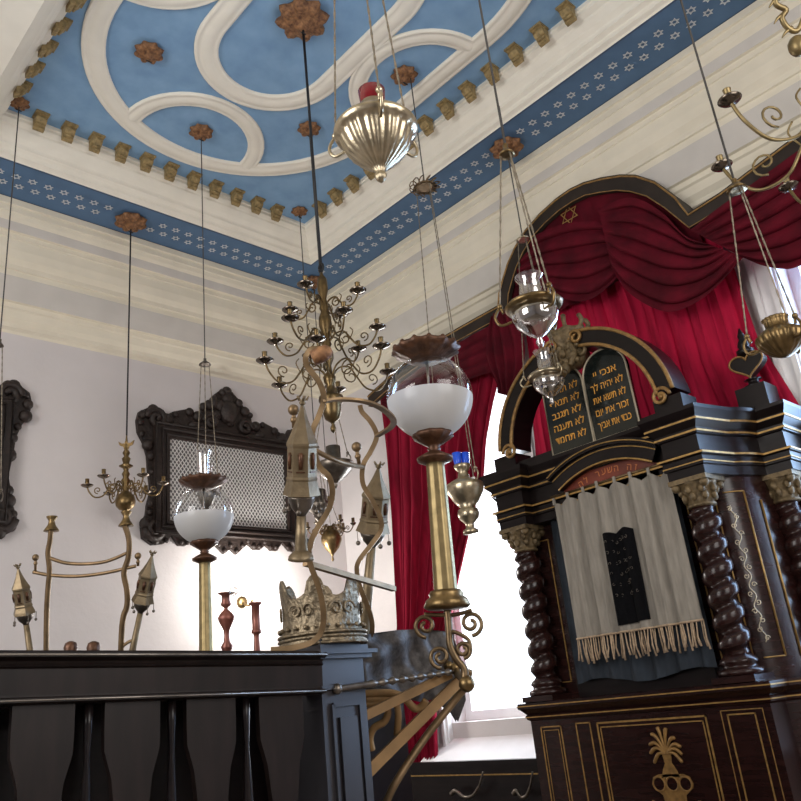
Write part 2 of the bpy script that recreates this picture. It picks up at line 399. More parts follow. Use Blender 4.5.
# carved rosettes
def rosette(x, y, z, r, label, hook=True):
    t = thing('ceiling_rosette', label, 'rosette', (x, y, z))
    mb = MB(); N = 8
    md = lambda th, i: 1+.14*cos(N*th)*(1 if 0 < i < 4 else .3)
    mb.lathe([(r*.8, z), (r, z-.02*r/.1), (r*.92, z-.04*r/.1), (r*.55, z-.055*r/.1), (r*.4, z-.05*r/.1), (r*.25, z-.075*r/.1), (.004, z-.085*r/.1)], (x, y, 0), 40, mod=md)
    for k in range(N):
        a = 2*pi*k/N
        mb.ball((x+r*.72*cos(a), y+r*.72*sin(a), z-.045*r/.1), r*.2, 8, (1, 1, .6))
    obj('carved_leaves', mb, 'copper', t)
    if hook:
        obj('hook', MB().tube(spiral((x, y, z-.085*r/.1-.02), (0, .7, 0.7), (1, 0, 0), .016, .016, .9), .004, 6), 'iron', t)
    return t
rosette(2.411, 2.929, ZC, .150, 'largest carved copper rosette at the centre of the blue ceiling')
rosette(1.806, 3.729, ZC, .085, 'copper rosette with an empty hook on the blue ceiling')
rosette(2.439, 4.200, ZC, .080, 'copper rosette inside the half-round moulding near the mirror wall')
rosette(3.051, 3.723, ZC, .078, 'copper rosette on blue beside the black chandelier cord')
rosette(3.252, 2.910, ZC, .085, 'copper rosette inside the half-round moulding near the ark wall')
rosette(1.335, 4.640, ZC, .062, 'copper rosette in the outer corner of the blue field')
rosette(3.605, 4.610, ZC, .065, 'small copper rosette in the inner corner of the blue field')
rosette(2.364, 5.157, ZB, .115, 'copper rosette on the star band over the mirror wall')
rosette(4.152, 2.808, ZB, .115, 'copper rosette on the star band over the ark wall')
rosette(4.142, 5.163, ZB, .100, 'copper rosette in the corner of the blue star band')

# ------------------------------------------------------------------ windows
def window(n, W, hand):
    y0, y1, z0, z1 = W; X = XA+.2
    fr = MB()
    for a, b in (((y0, y0+.07), (z0, z1)), ((y1-.07, y1), (z0, z1)), ((y0+.07, y1-.07), (z0, z0+.07)), ((y0+.07, y1-.07), (z1-.07, z1))):
        fr.box((X, (a[0]+a[1])/2, (b[0]+b[1])/2), (.07, a[1]-a[0], b[1]-b[0]))
    w = struct('window_%d' % n, fr, 'white')
    struct('pane', MB().box((X+.01, (y0+y1)/2, (z0+z1)/2), (.006, y1-y0-.14, z1-z0-.14)), 'glass', w)
    cs = MB()
    for y in (y0-.08, y1+.08):
        cs.box((XA-.02, y, (z0+z1)/2), (.05, .16, z1-z0+.3)); cs.box((XA-.05, y-.05, (z0+z1)/2), (.05, .03, z1-z0+.3)); cs.box((XA-.05, y+.05, (z0+z1)/2), (.05, .03, z1-z0+.3))
    cs.box((XA-.02, (y0+y1)/2, z1+.08), (.05, y1-y0, .16))
    struct('casing', cs, 'white', w)
    sl = MB().prism([(0, 0), (.44, .0), (.44, .27), (.42, .27), (0, .015)], (XA-.24, y0-.16, z0-.27), (1, 0, 0), (0, 0, 1), (0, y1-y0+.32, 0))
    struct('sill', sl, 'white', w)
window(1, W1, 1); window(2, W2, 1)

# ------------------------------------------------------------------ pelmet and curtains
PX, YM = 4.50, 2.525
top = [(4.95, 4.17), (4.509, 4.283), (4.011, 4.344), (3.6, 4.356), (3.375, 4.36), (3.345, 4.46), (3.288, 4.556), (3.22, 4.66), (3.128, 4.758), (3.01, 4.84), (2.856, 4.902), (2.7, 4.94), (2.57, 4.95), (2.45, 4.935), (2.31, 4.89), (2.17, 4.83), (2.06, 4.76), (1.943, 4.639), (1.84, 4.461), (1.785, 4.30), (1.565, 4.323), (1.296, 4.378), (1.039, 4.43), (.6, 4.47), (.1, 4.47)]
inn = [(4.95, 4.08), (4.509, 4.19), (4.011, 4.255), (3.6, 4.266), (3.30, 4.27), (3.26, 4.42), (3.205, 4.51), (3.145, 4.60), (3.06, 4.69), (2.955, 4.765), (2.83, 4.815), (2.69, 4.848), (2.57, 4.855), (2.46, 4.845), (2.34, 4.80), (2.22, 4.745), (2.125, 4.68), (2.02, 4.58), (1.92, 4.43), (1.80, 4.215), (1.565, 4.235), (1.296, 4.29), (1.039, 4.335), (.6, 4.375), (.1, 4.375)]
pel = thing('curtain_pelmet', 'dark wooden pelmet with a raised round lobe and a gilt star above the ark', 'pelmet', (PX, YM, 4.3))
pm = MB(); rings = []
for a, b in zip(top, inn):
    rings.append([V((PX, a[0], a[1])), V((PX, b[0], b[1])), V((PX+.04, b[0], b[1])), V((PX+.04, a[0], a[1]))])
pm.loft(rings, closed=True)
obj('board', pm, 'pelmet', pel)
obj('gilt_edge', MB().tube([(PX-.004, a, b) for a, b in top], .007, 6).tube([(PX-.003, a, b) for a, b in inn], .004, 6), 'inlay', pel)
tm = MB(); rings = []
for a in top: rings.append([V((PX, a[0], a[1]-.002)), V((PX, a[0], a[1]+.018)), V((XA, a[0], a[1]+.018)), V((XA, a[0], a[1]-.002))])
obj('top_board', tm.loft(rings, closed=True), 'pelmet', pel)

bk = MB()  # cloth filling the lobe behind the swags
def lobe_top(y):
    for (a, b), (c, d_) in zip(top, top[1:]):
        if min(a, c) <= y <= max(a, c) and abs(a-c) > 1e-6: return b+(d_-b)*(y-a)/(c-a)-.002
    return 4.2
def lobe_fn(u, v):
    y = 3.35-1.56*u; zt = lobe_top(y); z = zt+(4.15-zt)*v
    return V((PX+.046+.06*v+(.003+.012*v)*sin(u*70)+.01*v*sin(u*23+v*5), y, z))
bk.grid(lobe_fn, 120, 8)
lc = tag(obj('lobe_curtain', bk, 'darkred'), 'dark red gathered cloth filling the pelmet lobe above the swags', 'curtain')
pst = atx(569, 215, PX+.036)
st = MB()
for q in star_tris(pst, (0, -1, 0), (0, 0, 1), .082, .007): st.prism([(0, 0), (1, 0), (1, 1), (0, 1)], q[0], q[1]-q[0], q[3]-q[0], (-.004, 0, 0)) if False else st.quad(*q)
s_ = obj('embroidered_star', st, 'goldline', lc)

def swag(name, label, A, B, sag, drop_top, material, group=None, X=PX+.045, folds=6, dA=0, dB=0):
    """cloth hung between A and B (y, z): the upper edge dips by drop_top, the lower edge by sag"""
    mb = MB()
    def fn(u, v):
        y = A[0]+(B[0]-A[0])*u
        zt = A[1]+(B[1]-A[1])*u
        bulge = 4*u*(1-u); e = min(1, 6*min(u, 1-u)+.35)
        z = zt-(drop_top+(sag-drop_top)*v)*bulge-(.16*v)*e-v*(dA*(1-u)**3+dB*u**3)
        x = X-.035*e*(.5+.5*sin(v*folds*2*pi+u*1.3))*(.3+.7*bulge)-.05*bulge*v
        return V((x, y, z))
    mb.grid(fn, 44, folds*9)
    return tag(obj(name, mb, material), label, 'swag', group)
def swag_px(label, up, lo_, X, folds, lift=.05):
    """swag between an upper and a lower edge, given as picture points on the cloth plane X"""
    U = spline([atx(a, b, X) for a, b in up], 8); L = spline([atx(a, b, X) for a, b in lo_], 8)
    def at(P, u):
        f_ = u*(len(P)-1); k = min(int(f_), len(P)-2); return P[k]+(P[k+1]-P[k])*(f_-k)
    def fn(u, v):
        a, b = at(U, u), at(L, u); e = min(1, 5*min(u, 1-u)+.2)
        vv = v+.03*sin(v*folds*2*pi)*e
        p = a+(b-a)*vv
        return p+V((-lift*e*v*(.6+.4*v)-.020*e*sin(v*folds*2*pi+1.0*sin(u*3)), 0, 0))
    mb = MB().grid(fn, 48, folds*10)
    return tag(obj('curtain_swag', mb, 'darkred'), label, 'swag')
swag_px('dark crimson swag hanging under the gilt pelmet star', [(511, 262), (530, 240), (560, 226), (590, 222), (624, 226)], [(516, 286), (545, 290), (566, 300), (590, 303), (609, 292), (620, 276)], PX+.03, 5, .04)
swag_px('dark crimson swag under the pelmet cusp between star and clear window strip', [(598, 208), (632, 198), (662, 212), (686, 236), (708, 244)], [(612, 268), (635, 296), (670, 314), (700, 306), (728, 283), (745, 257)], PX+.0, 6, .05)
swag_px('dark crimson swag of long folds along the pelmet wing above the heart finial', [(690, 230), (720, 208), (760, 180), (801, 150), (845, 118)], [(744, 258), (764, 267), (785, 271), (801, 269), (850, 250)], PX-.01, 6, .03)
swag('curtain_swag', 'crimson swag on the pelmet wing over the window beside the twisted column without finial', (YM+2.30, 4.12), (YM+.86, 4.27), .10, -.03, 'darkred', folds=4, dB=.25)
# bunched cascade at the foot of the lobe
cas = MB()
def cas_fn(u, v):
    w = .10+.12*sin(pi*min(1, v*1.15))
    y = YM+.84+.05*v-w*.85+1.7*w*u; z = 4.30-.66*v
    return V((PX+.0-.04*sin(u*pi)+.018*sin(u*26+v*3), y, z+.10*(u-.5)*v))
cas.grid(cas_fn, 40, 18)
tag(obj('curtain_cascade', cas, 'darkred'), 'bunched crimson cascade at the foot of the pelmet lobe above the bright gap', 'curtain')

def drape(name, label, edge, X, folds, amp, material, nz=40, wob=1.0):
    """edge: list of (z, y_left, y_right); pleats run down the cloth"""
    mb = MB()
    def ev(z):
        for (za, la, ra), (zb, lb, rb) in zip(edge, edge[1:]):
            if zb <= z <= za:
                t = (za-z)/(za-zb); return la+(lb-la)*t, ra+(rb-ra)*t
        return edge[-1][1:]
    zt, zl = edge[0][0], edge[-1][0]
    def fn(u, v):
        z = zt+(zl-zt)*v; a, b = ev(z); w = abs(a-b)
        ph = u*folds*2*pi+.6*wob*sin(v*4+u*3)
        return V((X+amp*sin(ph)+amp*.4*sin(ph*2.3+1), a+(b-a)*(u+.25/folds*.3*sin(ph*2)), z+.015*sin(ph)*v))
    mb.grid(fn, int(folds*14), nz)
    return tag(obj(name, mb, material), label, 'curtain')
drape('window_curtain', 'long crimson curtain tied back beside the window near the corner', [(4.20, 4.90, 3.42), (3.95, 4.90, 3.46)]+[(p.z, 4.90+.04*(3.7-p.z), p.y+.03) for p in (atx(a, b, 4.585) for a, b in ((498, 405), (492, 440), (490, 476), (481, 508), (471, 548), (461, 590), (457, 610)))]+[(2.0, 5.0, 4.43), (1.65, 4.98, 4.60), (1.12, 4.93, 4.66)], 4.585, 9, .030, 'red')
drape('window_curtain', 'bright crimson curtain hanging straight down behind the ark pediment', [(4.35, YM+.75, YM-.78), (3.9, YM+.78, YM-.88), (3.4, YM+.84, YM-.90), (2.93, YM+.86, YM-1.0)], 4.66, 12, .016, 'brightred')
drape('window_curtain', 'crimson curtain sweeping across the bright window beyond the heart finial', [(4.2, .55, .20), (3.9, 1.35, .20), (3.75, 1.22, .2), (3.5, 1.02, .2), (3.2, .85, .2), (2.4, .6, .2)], 4.585, 6, .022, 'red')

# ------------------------------------------------------------------ the ark
AX = 4.05
ark = thing('torah_ark', 'tall dark wooden Torah ark with twisted columns, gold lines and a broken arch', 'ark', (4.4, YM, 0))
def offset_poly(P, o):
    N = len(P); out = []
    for i in range(N):
        a, b, c = V(P[i-1]), V(P[i]), V(P[(i+1) % N])
        t1 = (b-a).normalized(); t2 = (c-b).normalized(); n1 = V((t1.y, -t1.x)); n2 = V((t2.y, -t2.x))
        k = (n1+n2); k = k/max(.35, k.length_squared)*2
        out.append(b+k*o)
    return out
def mirror_plan(half):
    """half: (x, distance from axis) from the back corner to the front; returns a closed plan"""
    a = [(x, YM-dd) for x, dd in half]; b = [(x, YM+dd) for x, dd in half[::-1]]
    return [V(p) for p in a+b]
BASE = mirror_plan([(4.745, 1.02), (4.62, 1.02), (4.60, 1.0), (4.42, 1.0), (4.42, .90), (4.34, .885), (4.25, .85), (4.18, .80), (4.14, .735), (4.00, .72)])
def stack(P, levels):
    mb = MB(); rings = []
    for o, z in levels:
        rings.append([V((min(p.x, 4.745), p.y, z)) for p in offset_poly(P, o)])
    mb.loft(rings, closed=True); n = len(P)
    mb.f.append(list(range(n))[::-1]); mb.s.append(False); mb.f.append([len(mb.v)-n+i for i in range(n)]); mb.s.append(False)
    return mb
# orientation check so that positive offset grows outward
def area(P): return sum(P[i-1].x*P[i].y-P[i].x*P[i-1].y for i in range(len(P)))/2
if area(BASE) < 0: BASE = BASE[::-1]
base = obj('base', stack(BASE, [(.03, 0), (.03, .22), (.0, .25), (0, 1.425), (.015, 1.435), (.02, 1.455), (.012, 1.46), (.04, 1.49), (.05, 1.495), (.05, 1.525), (.035, 1.53)]), 'redwood', ark)
gl = MB()
def goldrect(mb, y0, y1, z0, z1, X, w=.007):
    for (a, b, c, d_) in ((y0, y1, z0, z0+w), (y0, y1, z1-w, z1), (y0, y0+w, z0, z1), (y1-w, y1, z0, z1)):
        mb.box((X, (a+b)/2, (c+d_)/2), (.004, b-a, d_-c))
XF = 3.999
goldrect(gl, 2.138, 2.79, .55, 1.395, XF, .009); goldrect(gl, 2.158, 2.77, .57, 1.372, XF, .006)
goldrect(gl, 1.885, 2.03, .55, 1.392, XF); goldrect(gl, 2.83, 2.93, .55, 1.40, XF); goldrect(gl, 3.03, 3.18, .55, 1.392, XF); goldrect(gl, 3.05, 3.16, .57, 1.372, XF, .004)
goldrect(gl, 1.845, 2.06, .53, 1.41, XF, .004)
for o, z in ((.052, 1.51), (.022, 1.447)):
    P = [V((min(p.x, 4.74), p.y, z)) for p in offset_poly(BASE, o)]
    for a, b in zip(P, P[1:]+P[:1]):
        if a.x < 4.7 or b.x < 4.7: gl.bar(a, b, .005, .006)
obj('gold_lines', gl, 'goldline', base)
em = MB()  # vase with fronds in inlay
def ey(a): return V((XF-.004, 2.425-a, 0))
ex_, ez_ = V((0, -1.28, 0)), V((0, 0, 1.28)); ES = 1.28; eo = V((XF-.003, 2.395, 1.335*(1-ES)))
em.prism([(-.035, 1.165), (-.045, 1.15), (-.03, 1.19), (-.015, 1.215), (-.02, 1.25), (.02, 1.25), (.015, 1.215), (.03, 1.19), (.045, 1.15), (.035, 1.165)], eo, ex_, ez_, (-.004, 0, 0))
em.prism([(-.085, 1.125), (-.09, 1.14), (-.08, 1.165), (-.055, 1.175), (.055, 1.175), (.08, 1.165), (.09, 1.14), (.085, 1.125), (.05, 1.10), (.045, 1.06), (.03, 1.0), (.05, .93), (.07, .82), (-.07, .82), (-.05, .93), (-.03, 1.0), (-.045, 1.06), (-.05, 1.10)], eo, ex_, ez_, (-.004, 0, 0))
for a in (-.058, 0, .058):
    em.tube([eo+ex_*(a+.026*cos(2*pi*k/16))+ez_*(1.14+.026*sin(2*pi*k/16))+V((-.006, 0, 0)) for k in range(16)], .004, 6, closed=True)
for k, (a, L) in enumerate(((-75, .075), (-55, .085), (-32, .10), (-10, .105), (12, .10), (38, .085), (62, .08), (80, .07), (-105, .065), (105, .065))):
    a = radians(a); p0 = eo+ez_*1.25; q = p0+ex_*(L*.55*sin(a))+ez_*(L*.6*cos(a)+.01); e_ = p0+ex_*(L*1.0*sin(a))+ez_*(L*cos(a)-.018*abs(sin(a)))
    em.tube(spline([p0+V((-.004, 0, 0)), q+V((-.004, 0, 0)), e_+V((-.004, 0, 0))], 5), [.004, .005, .006, .007, .008, .009, .010, .010, .010, .009, .006][:11], 6)
for sg in (-1, 1): em.tube(spline([eo+ex_*(sg*.07)+ez_*.98, eo+ex_*(sg*.11)+ez_*1.03, eo+ex_*(sg*.10)+ez_*1.08], 5), .008, 6)
ve = obj('vase_emblem', em, 'inlay', base)
dsk = MB()
for a in (-.058, 0, .058): dsk.prism([(a+.022*cos(2*pi*k/16), 1.14+.022*sin(2*pi*k/16)) for k in range(16)], eo+V((-.0042, 0, 0)), ex_, ez_, (-.001, 0, 0))
obj('dark_roundel', dsk, 'redwood', ve)
# body between base and entablature
def wing(t): return 4.50-.36*cos(t), .62+.19*sin(t)
BODY = mirror_plan([(4.745, .98), (4.58, .98), (4.58, .83)]+[wing(pi/2*(1-i/14)) for i in range(15)]+[(4.13, .60), (4.13, .44)])
if area(BODY) < 0: BODY = BODY[::-1]
body = obj('body', stack(BODY, [(0, 1.53), (0, 2.60)]), 'redwood', ark)
gb = MB()
for sg in (-1, 1):
    for (x, dd) in ((4.127, .475), (4.127, .60)): gb.box((x-.001, YM+sg*dd, 2.04), (.006, .006, .84))
    for z in (1.62, 2.46): gb.box((4.126, YM+sg*.5375, z), (.006, .13, .006))
    pass
def wing_pt(t, z, out=.003, sg=-1):
    x, dd = wing(t); n_ = V((-cos(t)*.19, sin(t)*.36)).normalized()
    return V((x+n_.x*out, YM+sg*(dd+n_.y*out), z))
def px_of(p):
    w = p-CAM; return 400.5+F*w.dot(_r)/w.dot(_d)
def t_at(px_):
    return min((abs(px_of(wing_pt(k*pi/2/200, 2.05))-px_), k*pi/2/200) for k in range(201))[1]
T0, T1, T2, T3 = t_at(733), t_at(748), t_at(764), t_at(779)
for sg in (-1, 1):
    gb.tube([wing_pt(T2, 1.63, .003, sg), wing_pt(T2, 2.47, .003, sg)], .0052, 6)
    for z in (1.63, 2.47): gb.tube([wing_pt(T1-.12+(T2-T1+.12)*k/8, z, .003, sg) for k in range(9)], .004, 6)
    gb.tube([wing_pt(T0, 1.64, .003, sg), wing_pt(T0, 2.42, .003, sg)], .004, 6)
    gb.tube([wing_pt(T3, 1.62, .004, sg), wing_pt(T3, 2.42, .004, sg)], .0052, 6)
obj('gold_lines', gb, 'goldline', body)
ab = MB()
ab.tube([wing_pt(T1+.05*sin(k*.55), 1.70+.70*k/79, .003) for k in range(80)], .003, 5)
for k in range(16):
    z = 1.72+.66*k/15; c_ = wing_pt(T1+.06*(-1)**k, z, .003); e_ = (wing_pt(T1+.1, z)-wing_pt(T1-.1, z)).normalized()
    ab.tube(spiral(c_, e_, (0, 0, 1), .014, .004, 1.1*(-1)**k, k), .0026, 5)
obj('arabesque', ab, 'spath', body)
for o_ in (body, base):
    for p_ in o_.data.polygons: p_.use_smooth = True
    o_.data.set_sharp_from_angle(angle=radians(24))
# twisted columns
def column(x, y):
    mb = MB()
    mb.box((x, y, 1.545), (.22, .22, .03)); mb.lathe([(.105, 1.56), (.112, 1.575), (.105, 1.59), (.085, 1.595), (.082, 1.61), (.094, 1.62), (.09, 1.635), (.072, 1.65), (.066, 1.66)], (x, y, 0), 28)
    c = obj('column', mb, 'redwood', ark)
    sh = MB(); n, N, z0, z1 = 24, 150, 1.655, 2.405; rings = []
    for i in range(N+1):
        z = z0+(z1-z0)*i/N; f = min(1, min(i, N-i)/8)
        ring = []
        for k in range(n):
            th = 2*pi*k/n; ph = th-2*pi*(z-z0)/.115
            rr = .056+.027*f*(1-(.5-.5*cos(ph))**2.0)
            ring.append(V((x+rr*cos(th), y+rr*sin(th), z)))
        rings.append(ring)
    sh.loft(rings, closed=True, smooth=True)
    obj('twisted_shaft', sh, 'redwood', c)
    cp = MB().lathe([(.062, 2.40), (.075, 2.405), (.075, 2.415), (.066, 2.42), (.072, 2.45), (.082, 2.48), (.10, 2.52), (.105, 2.53)], (x, y, 0), 32, mod=lambda th, i: 1+.05*cos(8*th)*(i > 2))
    cp.box((x, y, 2.54), (.215, .215, .025))
    for k in range(8):
        a = 2*pi*k/8
        for zz, rr in ((2.455, .078), (2.49, .088)): cp.ball((x+rr*cos(a+zz*40), y+rr*sin(a+zz*40), zz), .02, 8, (1, 1, 1.3))
    for k in range(4):
        a = pi/4+pi/2*k; cp.ball((x+.115*cos(a), y+.115*sin(a), 2.515), .026, 8)
    obj('capital', cp, 'capital', c)
for y in (YM-.595, YM+.60): column(AX, y)
for y in (YM-.855, YM+.855): column(4.50, y)
# entablature: follows the blocks over the columns
ENT = mirror_plan([(4.745, 1.0), (4.60, .97), (4.40, .97), (4.40, .83)]+[(x_-.02, d_+.02) for x_, d_ in (wing(pi/2*k/10) for k in range(8, 3, -1))]+[(3.955, .70), (3.955, .49), (4.03, .49), (4.03, .42)])
if area(ENT) < 0: ENT = ENT[::-1]
LV = [(0, 2.553), (0, 2.60), (.01, 2.605), (.01, 2.65), (.02, 2.655), (.026, 2.67), (.0, 2.675), (.0, 2.765), (.014, 2.77), (.02, 2.79), (.02, 2.80), (.045, 2.825), (.05, 2.83), (.05, 2.85), (.06, 2.865), (.072, 2.89), (.072, 2.91)]
ent = obj('entablature', stack(ENT, LV), 'wood', ark)
ge = MB()
for o, z in ((.028, 2.662), (.022, 2.782), (.052, 2.838), (.012, 2.62)):
    P = [V((min(p.x, 4.74), p.y, z)) for p in offset_poly(ENT, o)]
    for a, b in zip(P, P[1:]+P[:1]):
        if a.x < 4.7 or b.x < 4.7: ge.bar(a, b, .006, .010 if z > 2.65 else .006)
obj('gold_lines', ge, 'goldline', ent)
# segmental door arch in front of the entablature
dc = 2.43
def seg(R_, zc, a0, a1, n=24): return [(dc+R_*sin(a0+(a1-a0)*i/n), zc+R_*cos(a0+(a1-a0)*i/n)) for i in range(n+1)]
HW, RI = .37, .10
Rr = (HW**2+RI**2)/(2*RI); zc = 2.885-Rr; am = math.asin(HW/Rr)
da = MB(); XD = 3.97
outer = seg(Rr, zc, -am, am); inner = seg(Rr-.105, zc, -am, am)
da.loft([[V((XD, a[0], a[1])), V((XD, b[0], b[1])), V((4.12, b[0], b[1])), V((4.12, a[0], a[1]))] for a, b in zip(outer, inner)], closed=True)
da.loft([[V((XD-.025, a[0], a[1]+.012)), V((XD-.025, a[0], a[1]-.02)), V((4.12, a[0], a[1]-.02)), V((4.12, a[0], a[1]+.012))] for a in outer], closed=True)
arch = obj('door_arch', da, 'wood', ark)
obj('gold_lines', MB().tube([(XD-.003, a, b) for a, b in seg(Rr-.035, zc, -am, am)], .004, 6).tube([(XD-.003, a, b) for a, b in inner], .006, 6).tube([(XD-.028, a, b-.004) for a, b in outer], .004, 6), 'goldline', arch)
for p_ in ent.data.polygons: p_.use_smooth = True
ent.data.set_sharp_from_angle(angle=radians(24))
tp = MB(); low = seg(Rr-.105, zc, -am, am)
tp.loft([[V((4.02, a, b)), V((4.02, a, 2.60))] for a, b in low])
tpo = obj('text_panel', tp, 'panelred', arch)
tx = MB(); words = 'זה השער לה'
n = len(words)
for i, ch in enumerate(words):
    if ch == ' ': continue
    a = -am*.62+am*1.24*(n-1-i)/(n-1); a = -a
    # reading order right to left: first letter towards smaller y
    a = -am*.62+am*1.24*i/(n-1)
    p = V((4.016, dc+(Rr-.165)*sin(a), zc+(Rr-.165)*cos(a)))
    text_mesh(tx, ch, p, V((0, -cos(a), sin(a))), V((0, sin(a), cos(a))), .055)
obj('lettering', tx, 'redtext', tpo)
# dark doors behind the curtain
dm = MB().box((4.125, YM, 2.06), (.02, .86, 1.06)); obj('door', dm, 'wood', ark)
# broken arch
zs = 3.0
ped = obj('pediment', MB().box((4.06, YM-.575, 2.965), (.17, .17, .11)).box((4.06, YM+.60, 2.965), (.17, .17, .11)).box((4.3, YM, 2.935), (.6, 1.3, .05)), 'wood', ark)
def arm(sg):
    mb = MB(); g = MB(); a0, a1 = radians(5), radians(79); rings = []; N = 30
    def P(r, a, x): return V((x, YM-.005+sg*r*cos(a), zs+r*sin(a)))
    for i in range(N+1):
        a = a0+(a1-a0)*i/N; ro, ri_ = .635, .515
        rings.append([P(ro, a, 3.97), P(ro-.02, a, 3.965), P(ri_+.02, a, 3.965), P(ri_, a, 3.97), P(ri_, a, 4.15), P(ro, a, 4.15)])
    mb.loft(rings, closed=True, smooth=False); mb.f.append(list(range(6))); mb.s.append(False); mb.f.append([N*6+k for k in range(6)]); mb.s.append(False)
    o = obj('arch_arm', mb, 'wood', ped)
    for r in (.625, .528): g.tube([P(r, a0+(a1-a0)*i/N, 3.964) for i in range(N+1)], .012, 6)
    e = P(.545, radians(3), 3.962)
    g.tube(spiral(e, (0, sg, 0), (0, 0, 1), .055, .012, 1.4, 0, 30), .011, 6); g.ball(e, .016, 8)
    t_ = P(.585, a1+radians(2), 3.955); g.tube(spiral(t_, (0, 1, 0), (0, 0, 1), .05, .012, 1.3, 0, 26), .011, 6)
    obj('gold_edge', g, 'inlay', o)
arm(-1); arm(1)
cr = MB(); cy, cz = YM-.01, 3.50
cr.lathe([(.05, 3.42), (.085, 3.45), (.10, 3.50), (.075, 3.55), (.085, 3.58), (.11, 3.64), (.12, 3.66), (.07, 3.665)], (4.03, cy, 0), 32, mod=lambda th, i: 1+.10*cos(7*th))
for k in range(7):
    a = 2*pi*k/7; cr.tube(spline([(4.03+.11*cos(a), cy+.11*sin(a), 3.66), (4.03+.13*cos(a), cy+.13*sin(a), 3.70), (4.03+.11*cos(a), cy+.11*sin(a), 3.74)], 4), [.014]*4+[.016]*4+[.010], 6)
for sg in (-1, 1):
    cr.tube(spiral((3.98, cy+sg*.10, 3.50), (0, sg, 0), (0, 0, 1), .06, .012, 1.3), .014, 6)
    cr.tube(spline([(3.96, cy+sg*.03, 3.56), (3.94, cy+sg*.07, 3.48), (3.94, cy+sg*.03, 3.41)], 5), .020, 6)
for k in range(14): cr.ball((3.95+random.uniform(-.02, .03), cy+random.uniform(-.08, .08), 3.43+.13*random.random()), random.uniform(.016, .03), 8)
cr.ball((3.93, cy, 3.40), .028, 10, (1, 1, 1.4))
obj('crown_ornament', cr, 'capital', ped)
# heart finial
def finial(y):
    x = 4.50; mb = MB().box((x, y, 2.99), (.17, .17, .16)); mb.lathe([(.06, 3.07), (.07, 3.08), (.03, 3.10), (.03, 3.12), (.05, 3.125)], (x, y, 0), 16)
    h = []
    for i in range(40):
        t = 2*pi*i/40; h.append((.0062*16*sin(t)**3, .0050*(13*cos(t)-5*cos(2*t)-2*cos(3*t)-cos(4*t))))
    mb.prism(h, (x-.03, y, 3.215), (0, 1, 0), (0, 0, 1), (.06, 0, 0))
    mb.lathe([(.03, 3.27), (.05, 3.29), (.05, 3.31), (.028, 3.32), (.036, 3.335), (.03, 3.36), (.018, 3.38), (.022, 3.40), (.004, 3.45)], (x, y, 0), 16)
    f_ = obj('finial', mb, 'wood', ark)
    obj('gilt_edge', MB().tube([(x-.034, y+a, 3.215+b) for a, b in h], .006, 6, closed=True), 'inlay', f_)
finial(YM-.855)

# tablets of the law
tab = thing('law_tablets', 'pair of round-topped black tablets with gold Hebrew lines on the ark', 'tablets', (4.0, 2.44, 2.925))
lean = V((.12, .0, .99)).normalized(); ty = V((0, -1, 0)); tn = V((-.99, 0, .12)).normalized()
LINES = (('אנכי יי', 'לא יהיה לך', 'לא תשא את', 'זכור את יום', 'כבד את אביך'), ('לא תרצח', 'לא תנאף', 'לא תגנב', 'לא תענה', 'לא תחמד'))
for k, yc in enumerate((2.312, 2.622)):
    W_, H_ = .152, .415
    o = V((3.985, yc-.018, 2.915)); ez = (lean+V((0, .075, 0))).normalized()
    poly = [(-W_, 0), (W_, 0)]+[(W_*cos(pi*i/16), H_+W_*sin(pi*i/16)) for i in range(17)]
    tb = obj('tablet', MB().prism(poly, o, ty, ez, -tn*.03), 'slate', tab)
    obj('gilt_rim', MB().tube([o+ty*a*.985+ez*b+tn*.003 for a, b in poly], .0065, 6, closed=True), 'spath', tb)
    tx = MB()
    for i, L in enumerate(LINES[k]): text_mesh(tx, L, o+tn*.002+ez*(.395-.083*i), ty, ez, .066, fit=.225)
    obj('lettering', tx, 'goldtext', tb)

# parochet: linen shawl with fringe over a blue-black curtain
sh = thing('ark_shawl', 'pale linen shawl with cream fringe hung in scallops over the ark doors', 'curtain', (4.0, 2.465, 2.66))
def shawl_y(u, v): return 2.815-.765*u-.015*v*(u-.5)
def shawl_fn(u, v):
    ph = u*2*pi*6.5; zt = 2.652-.028*(1-abs(cos(u*pi*7)))-.02*(2*u-1)**2
    z = zt+(1.835-zt)*v
    return V((3.995+.014*sin(ph)*(1-.25*v)+.008*sin(ph*1.7+v*2), shawl_y(u, v)+.008*sin(ph*2)*v, z))
obj('cloth', MB().grid(shawl_fn, 112, 40), 'shawl', sh)
for i in range(8):
    u = i/7; p = shawl_fn(u, 0); obj('hanging_loop', MB().box((p.x, p.y, p.z+.012), (.01, .016, .04)), 'shawl', sh)
fr = MB()
for i in range(58):
    u = (i+.5)/58; p = shawl_fn(u, 1); L = .11+.03*random.random()
    q = p+V((random.uniform(-.012, .006), random.uniform(-.008, .008), -L*.6)); e_ = q+V((random.uniform(-.01, .01), random.uniform(-.014, .014), -L*.4))
    fr.tube([p+V((0, 0, .01)), q, e_], [.0035, .0045, .006], 5)
fr.tube([shawl_fn(i/40, 1)+V((-.004, 0, .006)) for i in range(41)], .006, 5)
obj('fringe', fr, 'fringe', sh)
pt = MB()
def patch_fn(u, v):
    uu = .385+.255*u-.03*v*0; vv = .325+.62*v
    p = shawl_fn(uu, vv); return p+V((-.012, -.012*v*0, .012*(u-.5)))
ptm = MB().grid(patch_fn, 24, 24)
po = obj('black_patch', ptm, 'patch', sh)
px = MB()
for r_ in range(6):
    for c_ in range(6):
        if random.random() < .8:
            p = patch_fn(.14+.13*c_+.03*random.random(), .10+.115*r_+.02*random.random())+V((-.004, 0, 0))
            px.tube(spiral(p, (0, 1, 0), (0, 0, 1), .010, .003, .8, random.random()*6, 8), .0016, 4)
